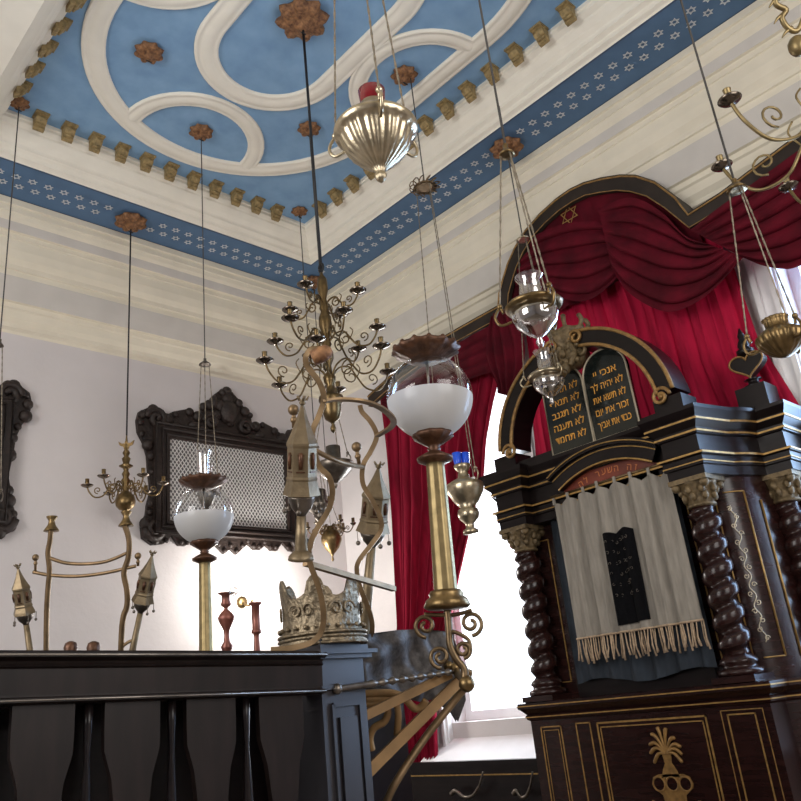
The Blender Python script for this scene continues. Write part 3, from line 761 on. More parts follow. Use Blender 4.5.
obj('faded_embroidery', px, 'darksilver', po)
rod = MB().tube([(4.0, 2.03, 2.675), (4.0, 2.835, 2.675)], .008, 8)
obj('rod', rod, 'darkbrass', sh)
uc = MB()
def uc_fn(u, v):
    ph = u*2*pi*6; z = 2.62+(1.60-2.62)*v
    return V((4.068+.016*sin(ph)+.006*sin(ph*2.1), 2.915-.86*u, z+.02*sin(u*9)*v))
uc.grid(uc_fn, 100, 30)
tag(obj('under_curtain', uc, 'undercloth'), 'blue-black curtain showing below the shawl fringe on the ark', 'curtain')

# ------------------------------------------------------------------ mirror-wall frames
YW = YB-.03
def carved_frame(dx, label):
    t = thing('lattice_mirror', label, 'mirror', (3.45+dx, YB, 3.0), 'carved mirrors on the pale wall')
    s = .2372
    def Z(l): return [aty(120+a*s, 370+b*s, YW-.06) for a, b in l]
    L = Z([(85, 200), (95, 165), (140, 145), (160, 150), (165, 180), (200, 185), (240, 165), (300, 155), (335, 175), (355, 182), (360, 132), (385, 125), (410, 95), (445, 70), (462, 66)])
    xc = L[-1].x
    left = [(p.x, p.z) for p in L]
    right = [(2*xc-x, z) for x, z in left[::-1]][1:]
    SD = Z([(90, 250), (115, 300), (130, 350), (135, 420), (145, 500), (130, 560), (125, 600), (105, 650), (110, 700), (150, 730), (200, 725), (235, 690)])
    sl = [(p.x, p.z) for p in SD]
    zb = sl[-1][1]
    xl = sl[-1][0]; bot = [(xl+(xc-xl)*k/9, zb-.03-.045*(k % 3 != 0)-.05*(k >= 8)) for k in range(1, 10)]
    leftdown = sl+bot
    out = left+right+[(2*xc-x, z) for x, z in leftdown]
    out += [(x, z) for x, z in leftdown[::-1]][1:]
    x0, x1, z0, z1 = xc-.555, xc+.555, 3.10, 3.775
    # ring between carved outline and inner rectangle, built as a plate behind the mouldings
    mb = MB()
    mb.prism(out, (dx, YB-.035, 0), (1, 0, 0), (0, 0, 1), (0, .035, 0))
    carve = obj('carved_border', mb, 'mirrorwood', t)
    rel = MB()
    def blob(x, z, r, sx=1, sz=1): rel.ball((x+dx, YB-.04, z), r, 10, (sx, .8, sz))
    for i, (x, z) in enumerate(out):
        k = .88; blob(xc+(x-xc)*.965, 3.44+(z-3.44)*.955, .020 if z < 3.03 and abs(x-xc) < .6 else .028+.010*(i % 3))
    for sg in (-1, 1):
        rel.tube(spiral((xc+sg*.66+dx, YB-.055, 3.93), (sg, 0, 0), (0, 0, 1), .085, .02, 1.5), [.026]*23, 8)
        rel.tube(spiral((xc+sg*.67+dx, YB-.055, 3.03), (sg, 0, 0), (0, 0, -1), .085, .02, 1.5), [.026]*23, 8)
        rel.tube(spiral((xc+sg*.17+dx, YB-.055, 3.98), (sg, 0, 0), (0, 0, 1), .07, .015, 1.4), [.022]*23, 8)
        for k in range(5): blob(xc+sg*(.24+.08*k), 3.90+.03*sin(k*2), .05, 1.2, .8)
    for k in range(12): blob(xc+random.uniform(-.13, .13), 4.0+.2*random.random(), random.uniform(.035, .055))
    blob(xc, 4.22, .055); blob(xc, 4.10, .09, 1, 1.3)
    obj('carved_leaves', rel, 'mirrorwood', carve)
    fm = MB()
    for a, b, c, d_ in ((x0-.13, x1+.13, z1, z1+.12), (x0-.13, x1+.13, z0-.10, z0), (x0-.13, x0, z0, z1), (x1, x1+.13, z0, z1)):
        fm.box(((a+b)/2+dx, YB-.05, (c+d_)/2), (b-a, .05, d_-c))
    for w, yy in ((.125, .085), (.075, .09), (.03, .075)):
        P = [(x0-w, z0-w*.8), (x1+w, z0-w*.8), (x1+w, z1+w*.9), (x0-w, z1+w*.9)]
        fm.tube([(a+dx, YB-yy, b) for a, b in P], .013, 8, closed=True)
    obj('inner_frame', fm, 'mirrorwood', t)
    obj('backing', MB().box(((x0+x1)/2+dx, YB-.04, (z0+z1)/2), (x1-x0, .012, z1-z0)), 'latticeback', t)
    lt = MB(); pitch, w = .0335, .0055
    W_, H_ = x1-x0, z1-z0; sl_ = 1.45
    for sg in (1, -1):
        c = -H_/sl_ if sg > 0 else 0
        c0 = -H_/sl_
        k = 0
        while c0+k*pitch < W_+H_/sl_:
            xa = c0+k*pitch; pts = []
            # line x = xa + sg*z/sl_, clipped to the rectangle
            zz0, zz1 = 0.0, H_
            if sg > 0:
                zz0 = max(zz0, (0-xa)*sl_); zz1 = min(zz1, (W_-xa)*sl_)
            else:
                zz0 = max(zz0, (xa-W_)*sl_); zz1 = min(zz1, xa*sl_)
            if zz1-zz0 > .01:
                p = V((x0+dx+xa+sg*zz0/sl_, YB-.052-.002*sg, z0+zz0)); q = V((x0+dx+xa+sg*zz1/sl_, YB-.052-.002*sg, z0+zz1))
                lt.bar(p, q, w*1.25, .003, (0, 1, 0))
            k += 1
    obj('lattice', lt, 'lattice', t)
carved_frame(0, 'whole carved dark mirror with white diamond lattice, hung on the pale wall')
carved_frame(-2.44, 'carved dark mirror cut off by the picture edge beside the corner lamp')

# ------------------------------------------------------------------ reading platform (tebah)
V0 = atd(320, 652, 2.30); L0 = atd(-120, 651.5, 1.66)
dirL = (L0-V0)
LR = dirL.length; eL = dirL.normalized(); dn = V((eL.y, -eL.x, 0)).normalized()
if dn.dot(V0-CAM) > 0: dn = -dn            # outward, to the viewer
plat = thing('platform_rail', 'dark wooden platform railing with pierced flat balusters and a panelled corner post', 'railing', (V0.x, V0.y, .0))
def railp(s, out, z): p = V0+eL*s; return V((p.x+dn.x*out, p.y+dn.y*out, p.z+z))
rp = [(-.06, -.0), (.03, -.0), (.036, -.006), (.036, -.014), (.012, -.022), (.008, -.030), (.014, -.034), (.006, -.038), (.004, -.094), (.004, -.098), (.018, -.102), (.018, -.110), (.0, -.114), (-.06, -.114)]
mb = MB().loft([[railp(s, o, z) for o, z in rp] for s in (.0, LR)], closed=True)
hr = obj('handrail', mb, 'railwood', plat)
obj('highlight_bead', MB().tube([railp(s_, .037, -.010) for s_ in (0, LR)], .0022, 6).tube([railp(s_, .019, -.106) for s_ in (0, LR)], .0020, 6), 'railglint', hr)  # thin pale beads stand in for the specular lines along the rail
sp = .205; k = 0
while .14+sp*k < LR-.1:
    s0 = .13+sp*k
    if s0 > LR: break
    w = .068
    pl = [(-w, 0), (w, 0), (w, -.06), (w*.98, -.11), (w*.72, -.17), (w*.56, -.26), (w*.5, -.36), (w*.62, -.46), (w*.9, -.56), (w, -.66), (w, -.80), (-w, -.80), (-w, -.66), (-w*.9, -.56), (-w*.62, -.46), (-w*.5, -.36), (-w*.56, -.26), (-w*.72, -.17), (-w*.98, -.11), (-w, -.06)]
    c = railp(s0, -.03, -.112)
    obj('baluster', MB().prism(pl, c, V((eL.x, eL.y, eL.z)), (0, 0, 1), dn*.022), 'railwood', plat)
    if k % 1 == 0:
        q = railp(s0+sp/2, -.02, -.112)
        obj('spindle', MB().lathe([(.006, -.80), (.014, -.6), (.009, -.45), (.013, -.25), (.007, -.12), (.011, -.05), (.011, 0)], q, 10), 'wood', plat)
    k += 1
obj('bottom_rail', MB().loft([[railp(s, o, z) for o, z in ((-.05, -.90), (.03, -.90), (.03, -1.0), (-.05, -1.0))] for s in (0, LR)], closed=True), 'railwood', plat)
# corner post
P1 = atd(372, 656, 2.30+.17)
eR = (P1-V0); eR.z = 0; PW = .186; eR.normalize(); nR = V((eR.y, -eR.x, 0))
if nR.dot(V0-CAM) > 0: nR = -nR
pb = MB()
def pp(s, o, z): return V((V0.x, V0.y, V0.z))+eR*s+nR*o+V((0, 0, z))
def pbox(mb, s0, s1, o0, o1, z0, z1):
    vs = [pp(s, o, z) for s in (s0, s1) for o in (o0, o1) for z in (z0, z1)]
    mb.add(vs, [(0, 1, 3, 2), (4, 6, 7, 5), (0, 4, 5, 1), (2, 3, 7, 6), (0, 2, 6, 4), (1, 5, 7, 3)])
pbox(pb, -.003, PW, -.14, 0, -1.75, -.02)
pbox(pb, -.02, PW+.02, -.16, .02, -.020, -.008); pbox(pb, -.03, PW+.035, -.17, .032, -.008, .004); pbox(pb, -.012, PW+.012, -.15, .014, .004, .018); pbox(pb, .0, PW-.01, -.14, .004, .018, .036)
pbox(pb, -.01, PW+.01, -.14, .010, -.104, -.092)
post = obj('corner_post', pb, 'postwood', plat)
fp = MB(); a, b, z0, z1 = .034, PW-.034, -.75, -.145
for (s0, s1, q0, q1) in ((a, b, z1-.006, z1+.006), (a-.006, a+.006, z0, z1), (b-.006, b+.006, z0, z1)): pbox(fp, s0, s1, 0, .008, q0, q1)
pbox(fp, a+.022, b-.022, 0, .010, z0, z1-.035)
obj('raised_panel', fp, 'postwood', post)
# platform floor and lectern table behind the rail
bx = MB(); e2 = -dn
A_ = V((V0.x, V0.y, 0)); Bq = A_+V((eL.x, eL.y, 0))*LR
Cq = Bq+e2*1.9; Dq = A_+eR*1.35; Eq = Dq+e2*1.1
bx.prism([(p.x, p.y) for p in (A_, Bq, Cq, Eq, Dq)], (0, 0, 0), (1, 0, 0), (0, 1, 0), (0, 0, .72))
obj('floor_box', bx, 'wood', plat)

# reading desk inside the platform that carries the silver and lamps
ct = A_+V((eL.x, eL.y, 0))*.45+e2*.15
dk = thing('reading_desk', 'dark reading desk standing behind the platform railing', 'desk', (ct.x, ct.y, .72))
def dpoly(pts, z0, z1): return MB().prism([(p.x, p.y) for p in pts], (0, 0, z0), (1, 0, 0), (0, 1, 0), (0, 0, z1-z0))
q0 = A_-V((eL.x, eL.y, 0))*.06+e2*.17+eR*.10; q1 = A_+V((eL.x, eL.y, 0))*(LR-.05)+e2*.12; q2 = q1+e2*2.2; q3 = q0+e2*2.2+eR*.45
ZD = 1.72
obj('desktop', dpoly((q0, q1, q2, q3), ZD-.04, ZD), 'wood', dk)
i0 = q0+(q2-q0)*.05; i1 = q1+(q3-q1)*.05; i2 = q2+(q0-q2)*.05; i3 = q3+(q1-q3)*.05
obj('pedestal', dpoly((i0, i1, i2, i3), .72, ZD-.04), 'wood', dk)

# ------------------------------------------------------------------ lamps and metalwork
def chain(mb, p, q, r=.003):
    p, q = V(p), V(q); L = (q-p).length; n = max(6, int(L/.022)); pts = [p+(q-p)*(i/n) for i in range(n+1)]
    mb.tube(pts, [r*(1.25 if i % 2 else .75) for i in range(n+1)], 5)

def globe_lamp(label, cx, cy_, D, rpx, px0, py0, post_mat, group, px_r):
    """post from its foot (picture px0, py0) up to a glass globe centred at (cx, cy_), all on one plumb line"""
    c = atd(cx, cy_, D); R = rpx*D/F; x, y, z = c
    zf = plumb(x, y, py0)
    t = thing('globe_lamp', label, 'lamp', (x, y, zf), group)
    pr = px_r*D/F; zt = z-R*1.53
    md = lambda th, i: 1+.02*cos(12*th)
    obj('post', MB().lathe([(pr, zf), (pr*1.0, zf+.02), (pr*.82, zt-.03), (pr*.82, zt)], (x, y, 0), 48, mod=md), post_mat, t)
    g = MB().lathe([(pr*.84, zt-.012), (R*.40, zt), (R*.41, zt+.008), (R*.26, zt+.02), (R*.13, zt+.03), (R*.11, z-R*1.30), (R*.16, z-R*1.26), (R*.12, z-R*1.22), (R*.2, z-R*1.16), (R*.34, z-R*1.06), (R*.47, z-R*.97), (R*.45, z-R*.90), (R*.38, z-R*.92)], (x, y, 0), 40, mod=lambda th, i: 1+.04*cos(10*th)*(i > 8))
    obj('gallery', g, 'brown', t)
    N = 14
    lo_ = [(R*sin(a), z-R*cos(a)) for a in [radians(24)+(radians(87)-radians(24))*i/N for i in range(N+1)]]
    up_ = [(R*sin(a), z-R*cos(a)) for a in [radians(87)+(radians(160)-radians(87))*i/N for i in range(N+1)]]
    obj('frosted_bowl', MB().shell(lo_, (x, y, 0), 40), 'frost', t)
    obj('clear_dome', MB().shell(up_, (x, y, 0), 40), 'glass', t)
    zl = z+R*.97
    ld = MB().lathe([(R*.36, zl-.006), (R*.42, zl), (R*.62, zl+R*.10), (R*.80, zl+R*.20), (R*.78, zl+R*.27), (R*.50, zl+R*.25), (R*.40, zl+R*.30), (R*.30, zl+R*.42), (R*.12, zl+R*.46)], (x, y, 0), 48, mod=lambda th, i: 1+.05*cos(14*th)*(1 < i < 5))
    for k in range(14):
        a = 2*pi*k/14; ld.ball((x+R*.76*cos(a), y+R*.76*sin(a), zl+R*.25), R*.065, 8, (1, 1, 1.2))
    obj('scalloped_lid', ld, 'brown', t)
    obj('burner', MB().lathe([(.004, z-R*.9), (.004, z+R*.5), (.006, z+R*.97)], (x, y, 0), 10), 'darksilver', t)
    return t, c, R, zl
tl, cL, RL, zlL = globe_lamp('smaller frosted glass globe lamp on a brass post behind the railing', 204, 515, 3.55, 29.5, 203, 697, 'brass', 'globe lamps of the reading platform', 6.8)
obj('chimney', MB().shell([(RL*.22, zlL+RL*.38), (RL*.23, zlL+RL*.70), (RL*.23, zlL+RL*1.1), (RL*.30, zlL+RL*1.28)], (cL.x, cL.y, 0), 20), 'glass2', tl)
tr_, cR, RR, zlR = globe_lamp('larger frosted glass globe lamp on a fluted brass post before the red curtain', 422.4, 398, 2.62, 43, 447, 606, 'brass', 'globe lamps of the reading platform', 11.0)
zf = tr_.location.z; x, y = cR.x, cR.y
obj('foot', MB().lathe([(.046, zf+.045), (.052, zf+.035), (.05, zf+.028), (.062, zf+.018), (.07, zf), (.062, zf-.008), (.0, zf-.01)][::-1], (x, y, 0), 32), 'oldbrass', tr_)
ob = MB().lathe([(.02, zf+.0), (.05, zf+.02), (.05, zf+.05)], (x, y, 0), 20)
# iron scroll bracket under the foot
br = MB(); er = _r.copy(); er.z = 0; er.normalize(); eu = V((0, 0, 1)); o_ = V((x, y, zf-.012))
def q(a, b): return o_+er*a+eu*b
br.tube(spline([q(.0, 0), q(.0, -.05), q(.0, -.10), q(.015, -.14), q(.035, -.17), q(.03, -.21)], 6), .011, 8)
for s_, cx_, cz_, rr, a0 in ((-1, -.068, -.04, .034, 0), (1, .066, -.042, .036, 0), (-1, -.032, -.13, .032, 0), (1, .036, -.115, .024, 0)):
    br.tube(spiral(q(cx_, cz_), er*s_, eu, rr, .007, 1.5, -pi/2, 26), .006, 6)
br.tube(spline([q(.01, -.015), q(-.03, -.012), q(-.07, -.008)], 5), .006, 6); br.tube(spline([q(.01, -.015), q(.04, -.012), q(.072, -.005)], 5), .006, 6)
br.tube(spline([q(.005, -.06), q(.03, -.07), q(.055, -.09), q(.058, -.12)], 5), .006, 6)
obj('scroll_bracket', br, 'darkbrass', tr_)
tr_.rotation_euler = Matrix.Rotation(radians(2.06), 3, V((_d.x, _d.y, 0)).normalized()).to_euler()
# struts that carry the bracket from the corner post
t = thing('lamp_bracket', 'ochre wooden braces and twisted rod holding the larger globe lamp out from the post', 'bracket', tuple(V0))
D2 = 2.66
def a3(px, py, D): return atd(px, py, D)
knot = [a3(468, 672, D2), a3(460, 664, D2), a3(452, 662, D2)]
JP = q(.03, -.21)
obj('joint', MB().tube(spline([a3(447, 665, D2), a3(458, 672, D2), JP], 5), .016, 8).ball(JP, .024, 10).ball(a3(455, 668, D2), .02, 10), 'oldbrass', t)
tw = MB(); A0, B0 = a3(337, 689, 2.30), a3(458, 671, D2); n = 60
tw.tube([A0+(B0-A0)*(i/n) for i in range(n+1)], [.009+.0035*sin(i*1.3)*(i > 14) for i in range(n+1)], 8); tw.ball(A0, .016, 10)
obj('twisted_rod', tw, 'darksilver', t)
obj('brace', MB().bar(a3(352, 722, 2.45), a3(450, 674, D2), .022, .028), 'ochre', t)
obj('brace', MB().bar(a3(352, 788, 2.45), a3(462, 678, D2), .022, .034), 'ochre', t)
obj('brace', MB().tube(spline([a3(382, 812, 2.5), a3(396, 782, 2.52), a3(425, 738, 2.6), a3(455, 700, D2), a3(466, 685, D2), a3(469, 670, D2)], 6), .013, 8), 'strap', t)
# painted scroll bracket against the platform side
t = thing('scroll_carving', 'ochre carved scrolls on the dark platform side under the brocade', 'carving', tuple(a3(400, 720, 2.75)))
Dd = 2.58
obj('scroll', MB().tube(spline([a3(362, 694, Dd), a3(390, 693, Dd), a3(404, 698, Dd), a3(414, 708, Dd), a3(421, 707, Dd), a3(426, 700, Dd)], 6), .012, 8), 'ochre', t)
obj('scroll', MB().tube(spline([a3(362, 704, Dd), a3(384, 704, Dd), a3(388, 712, Dd), a3(384, 722, Dd), a3(374, 728, Dd), a3(370, 738, Dd), a3(372, 750, Dd)], 6), .012, 8), 'ochre', t)
obj('scroll', MB().tube(spline([a3(365, 699, Dd), a3(392, 701, Dd), a3(398, 712, Dd), a3(397, 735, Dd)], 6), .012, 8), 'ochre', t)
# dark side panel of the platform under the brocade
sp_ = MB(); a_, b_ = pp(PW, -.10, 0), a3(404, 705, 3.0)
sa, sb = V((a_.x, a_.y, 0)), V((b_.x, b_.y, 0))
sp_.add([(sa.x, sa.y, .0), (sb.x, sb.y, .0), (sb.x, sb.y, 1.62), (sa.x, sa.y, 1.70)], [(0, 1, 2, 3)])
nn = (sb-sa).cross(V((0, 0, 1))).normalized()
sp2 = MB().prism([(0, 0), ((sb-sa).length, 0), ((sb-sa).length, 1.71), (0, 1.77)], sa, (sb-sa).normalized(), (0, 0, 1), nn*-.03 if nn.dot(sa-CAM) < 0 else nn*.03)
obj('side_panel', sp2, 'wood', plat)

# brocade cloth over the platform side
bc = MB()
topl = [a3(356, 634, 2.60), a3(366, 634, 2.62), a3(400, 630, 2.75), (a3(430, 630, 2.85)), a3(454, 632, 2.92)]
hem = [a3(356, 682, 2.54), a3(366, 684, 2.56), a3(400, 694, 2.69), a3(430, 702, 2.79), a3(452, 702, 2.86)]
ts, hs = spline(topl, 8), spline(hem, 8); nrm_ = V((-.25, -.97, 0))
def br_fn(u, v):
    i = u*(len(ts)-1); k = min(int(i), len(ts)-2); w = i-k
    a = ts[k]*(1-w)+ts[k+1]*w; b = hs[k]*(1-w)+hs[k+1]*w
    p = a+(b-a)*v
    return p+nrm_*(.022*sin(u*17+v*4)*v+.014*sin(v*8+u*13)+.01*sin(u*31-v*6))+V((0, 0, -.012*sin(u*13)*v))
bc.grid(br_fn, 60, 24)
back = [p+V((.10, .40, .0)) for p in ts]
bc.loft([ts, back], smooth=True)
# corner that hangs down by the bracket
cn = [a3(452, 632, 2.92), a3(461, 660, 2.90), a3(466, 700, 2.88), a3(458, 722, 2.88), a3(452, 712, 2.88), a3(440, 704, 2.88), a3(448, 672, 2.90)]
bc.add(cn, [tuple(range(len(cn)))]); bc.add([p+V((.02, .03, 0)) for p in cn], [tuple(range(len(cn)))])
tag(obj('brocade_cloth', bc, 'brocade'), 'grey brocade cloth draped over the platform side next to the corner post', 'cloth')

def scroll_arm(c, a, R, z, t, metal, tube=.0075, pan=.045, rise=0.0, curl=1):
    e = V((cos(a), sin(a), 0)); c0 = V((c[0], c[1], 0)); P_ = lambda r_, h_: c0+e*(r_*R)+V((0, 0, z+h_*R+rise*r_))
    mb = MB().tube(spline([P_(.05, 0), P_(.16, .16), P_(.34, .20), P_(.46, .04), P_(.60, -.13), P_(.80, -.15), P_(.94, .0), P_(1, .16)], 6), tube, 6)
    if curl:
        mb.tube(spiral(P_(.36, .04), e, (0, 0, 1), .14*R, .03*R, 1.25, 1.2, 18), tube*.8, 6)
        mb.tube(spiral(P_(.72, .04), e, (0, 0, 1), .10*R, .02*R, 1.2, -1.6, 16), tube*.7, 6)
        mb.tube(spline([P_(.46, .04), P_(.52, .18), P_(.47, .26)], 4), tube*.6, 5)
    arm_ = obj('arm', mb, metal, t)
    p = P_(1, .16)
    dp = MB().lathe([(.006, -.012), (.012, -.010), (pan*.8, .0), (pan, .008), (pan*.97, .010), (pan*.5, .004), (.012, .003)], p, 20)
    obj('drip_pan', dp, 'pan', arm_)
    obj('candle_socket', MB().lathe([(.012, .003), (.011, .012), (.014, .018), (.013, .05), (.015, .052), (.010, .052)], p, 12), metal, arm_)
# -- oil lamps that hang on chains
def hanging_lamp(label, X, Y, z_ceiling, bell_py, arm_py, bowl_prof, rarm, metal, bellr=.03, glass_prof=None, glassmat='glass2', chain_mat='chain', gadn=16, gadi=99, a0=.5, group='hanging oil lamps', R_cord=.004, extra=None, filig=False, n=32, gad=0, cordmat='cord', arms=True, bowlmat=None):
    zb = plumb(X, Y, bell_py); za = plumb(X, Y, arm_py)
    t = thing('hanging_lamp', label, 'lamp', (X, Y, za), group)
    obj('cord', MB().tube([(X, Y, z_ceiling), (X, Y, zb+.02)], R_cord, 6), cordmat, t)
    bm_ = MB().lathe([(.004, zb+.035), (.010, zb+.03), (.008, zb+.018), (bellr*.5, zb+.008), (bellr, zb-.006), (bellr*1.1, zb-.014), (bellr*.6, zb-.012)][::-1], (X, Y, 0), 20)
    if filig:
        for k in range(12):
            a = 2*pi*k/12; bm_.tube([(X+bellr*(1.1+.35*cos(b))*cos(a+.2*sin(b)), Y+bellr*(1.1+.35*cos(b))*sin(a+.2*sin(b)), zb+bellr*.3*sin(b)) for b in [2*pi*j/8 for j in range(8)]], .004, 5, closed=True)
    obj('canopy', bm_, 'darkbrass' if filig else metal, t)
    ch = []
    for k in range(3):
        a = a0+2*pi*k/3; e = V((cos(a), sin(a), 0)); c0 = V((X, Y, 0))
        cm_ = MB(); chain(cm_, c0+e*(bellr*.8)+V((0, 0, zb-.012)), c0+e*rarm+V((0, 0, za+.02)))
        obj('chain', cm_, chain_mat, t)
        if arms:
            am_ = MB(); rb = rarm*.72
            am_.tube(spline([c0+e*rb+V((0, 0, za-.035)), c0+e*(rarm*1.05)+V((0, 0, za-.04)), c0+e*(rarm*1.18)+V((0, 0, za-.01)), c0+e*rarm+V((0, 0, za+.02)), c0+e*(rarm*.92)+V((0, 0, za+.0))], 6), .0048, 6)
            am_.ball(c0+e*rarm+V((0, 0, za+.024)), .010, 8)
            obj('arm', am_, metal, t)
    md = (lambda th, i: 1+gad*(abs(sin(gadn*th/2+i*.12))*2-1)*(i < gadi)) if gad else None
    obj('bowl', MB().lathe([(r_, za+h_) for r_, h_ in bowl_prof], (X, Y, 0), 132 if gad else n, mod=md), bowlmat or metal, t)
    if glass_prof: obj('glass', MB().shell([(r_, za+h_) for r_, h_ in glass_prof], (X, Y, 0), 24), glassmat, t)
    return t, za, zb
# big silver lamp
P = atd(377, 142, 2.12); X, Y = P.x, P.y; k = 2.12/F
zt = ZC
t, za, zb = hanging_lamp('large embossed silver lamp with a red glass, hanging nearest under the ceiling', X, Y, ZC-.001, -195, 129,
    [(.003, -.17), (.012, -.16), (.016, -.148), (.010, -.138), (.022, -.125), (.05, -.10), (.078, -.068), (.092, -.038), (.096, -.026), (.105, -.022), (.112, -.012), (.112, -.004), (.104, .006), (.084, .015), (.058, .026), (.042, .036), (.036, .05), (.035, .08), (.030, .08)], .118, 'silver', .03, [(.032, .07), (.034, .095), (.037, .125), (.033, .128), (.030, .095)], 'redgl', gad=.035, gadn=22, gadi=9, a0=2.0, chain_mat='chain')
# corner lamp at the picture edge
t, za, zb = hanging_lamp('small oil lamp on a cord beside the cut-off mirror', 1.335, 4.640, ZC-.05, 344, 492,
    [(.003, -.14), (.012, -.13), (.008, -.115), (.03, -.10), (.045, -.07), (.055, -.03), (.06, -.01), (.045, .005), (.03, .02)], .075, 'darksilver', .022, [(.028, .02), (.028, .07), (.032, .09)], a0=.2)
# lamp behind the smaller globe
t, za, zb = hanging_lamp('oil lamp with glass chimney hanging above the smaller globe lamp', 2.439, 4.200, ZC-.05, 363, 490,
    [(.003, -.13), (.01, -.12), (.03, -.10), (.05, -.06), (.06, -.02), (.055, .0), (.035, .01)], .075, 'darksilver', .035, [(.030, .01), (.032, .12), (.040, .15)], a0=1.1)
# lamps in the corner behind the chandelier
t, za, zb = hanging_lamp('dark silver lamp with a cylinder neck hanging just below the main chandelier', 3.051, 3.723, ZC-.05, 385, 462,
    [(.003, -.17), (.010, -.16), (.014, -.15), (.008, -.14), (.03, -.125), (.075, -.09), (.11, -.05), (.125, -.02), (.12, -.01), (.09, .0), (.06, .012), (.045, .02), (.045, .10), (.04, .10)], .125, 'darksilver', .025, a0=.6)
t, za, zb = hanging_lamp('dark silver lamp with pierced arms hanging deep in the corner beneath another lamp', 3.605, 4.610, ZC-.04, 446, 502,
    [(.003, -.17), (.014, -.15), (.03, -.13), (.045, -.11), (.04, -.10), (.07, -.07), (.095, -.03), (.09, -.01), (.06, .0), (.055, .09), (.05, .09)], .10, 'darksilver', .03, a0=.2)
t, za, zb = hanging_lamp('round brass drop lamp hanging lowest in the corner above the crown', 4.142, 5.163, ZB-.06, 500, 530,
    [(.003, -.26), (.012, -.245), (.006, -.22), (.015, -.2), (.06, -.15), (.085, -.09), (.085, -.06), (.06, -.01), (.03, .01), (.04, .03)], .09, 'oldbrass', .02, a0=.9)
for k_ in range(6): scroll_arm((4.142, 5.163), .3+pi/3*k_, .19, za+.0, t, 'darkbrass', tube=.005, pan=.026)
# blue glass lamp
t, za, zb = hanging_lamp('silver urn lamp with blue glass cups beside the fluted brass post', 3.252+.04*_r.x, 2.910+.04*_r.y, ZC-.05, 186, 478,
    [(a*1.2, b*1.2) for a, b in [(.003, -.265), (.035, -.26), (.034, -.245), (.018, -.235), (.02, -.215), (.045, -.19), (.05, -.17), (.045, -.15), (.03, -.14), (.055, -.115), (.082, -.07), (.088, -.045), (.085, -.03), (.05, -.01), (.028, .0), (.022, .03), (.034, .045), (.04, .06), (.035, .065)]], .125, 'silver', .07, None, a0=2.35, filig=True)
X, Y = 3.252+.04*_r.x, 2.910+.04*_r.y
for i, a in enumerate((.4, 3.4)):
    c = V((X+.026*cos(a+YAW+pi/2), Y+.022*sin(a+YAW+pi/2), za))
    obj('blue_cup', MB().lathe([(.018, .072), (.021, .09), (.027, .145), (.023, .145), (.016, .085)], c, 16), 'bluegl', t)
# two glass lamps in front of the pelmet
Pg = atd(530, 285, 2.55); X, Y = Pg.x, Pg.y
t, za, zb = hanging_lamp('upper clear glass lamp on long chains in front of the pelmet lobe', X, Y, ZC-.001, 152, 308,
    [(.075, -.004), (.088, .0), (.092, .008), (.084, .016), (.060, .020)], .105, 'oldbrass', .025, [(.006, -.135), (.014, -.12), (.008, -.105), (.03, -.09), (.062, -.06), (.074, -.03), (.07, -.005), (.05, .01), (.036, .02), (.034, .04), (.038, .06), (.033, .09), (.046, .112)], a0=2.2)
t, za, zb = hanging_lamp('lower clear glass lamp hanging in front of the law tablets', 3.79, 2.563, ZB-.001, 238, 377,
    [(a*1.3, b*1.3) for a, b in ((.075, -.004), (.088, .0), (.092, .008), (.084, .016), (.060, .020))], .14, 'silver', .04, [(a*1.3, b*1.3) for a, b in ((.006, -.135), (.014, -.12), (.008, -.105), (.03, -.09), (.062, -.06), (.074, -.03), (.07, -.005), (.05, .01), (.036, .02), (.034, .04), (.038, .06), (.033, .10), (.05, .13))], a0=2.2)
# far lamp by the second window
Pg = atd(779, 333, 2.6); X, Y = Pg.x, Pg.y
t, za, zb = hanging_lamp('small gilded lamp hanging before the second window above the heart finial', X, Y, ZC-.001, 187, 336,
    [(.003, -.075), (.02, -.07), (.045, -.055), (.068, -.03), (.076, -.008), (.07, .006), (.05, .02), (.034, .03), (.036, .055), (.042, .062), (.034, .062)], .095, 'oldbrass', .032, None, a0=2.0, gad=.04)

# -- chandeliers
def chandelier(label, X, Y, zc, z_hook, stem, tiers, metal, cordr, a0=0, cordmat='iron', **kw):
    t = thing('chandelier', label, 'chandelier', (X, Y, stem[0][1]))
    obj('cord', MB().tube([(X, Y, zc), (X, Y, z_hook)], cordr, 8), cordmat, t)
    obj('stem', MB().lathe(stem, (X, Y, 0), 28), metal, t)
    for (z, R, n, ph) in tiers:
        for k in range(n): scroll_arm((X, Y), ph+2*pi*k/n, R, z, t, metal, **kw)
    return t
X, Y = 2.411, 2.929
zz = lambda py: plumb(X, Y, py)
zt_, zb_ = zz(272), zz(433)
S = lambda f: zb_+(zt_-zb_)*f
stem = [(.003, 0), (.014, .012), (.016, .03), (.007, .05), (.014, .06), (.04, .08), (.052, .12), (.055, .16), (.07, .19), (.068, .21), (.03, .225), (.024, .28), (.04, .30), (.045, .33), (.025, .35), (.02, .40), (.04, .44), (.042, .48), (.022, .51), (.035, .53), (.022, .56), (.032, .60), (.048, .65), (.045, .70), (.025, .74), (.036, .76), (.03, .78), (.022, .82), (.04, .88), (.035, .95), (.012, .98), (.010, 1.0)]
ch = chandelier('main many-armed brass chandelier hanging from the central rosette', X, Y, ZC-.12, zt_-.005, [(r_*(.72 if f_ > .25 else .9), S(f_)) for r_, f_ in stem], [(S(.77), .20, 4, .45), (S(.54), .27, 6, .2), (S(.33), .335, 6, .75)], 'chandbrass', .008, pan=.045, tube=.0052)
obj('hook', MB().tube(spiral((X, Y, zt_+.025), (0, .7, 0), (0, 0, 1), .025, .025, .95), .007, 6), 'iron', ch)
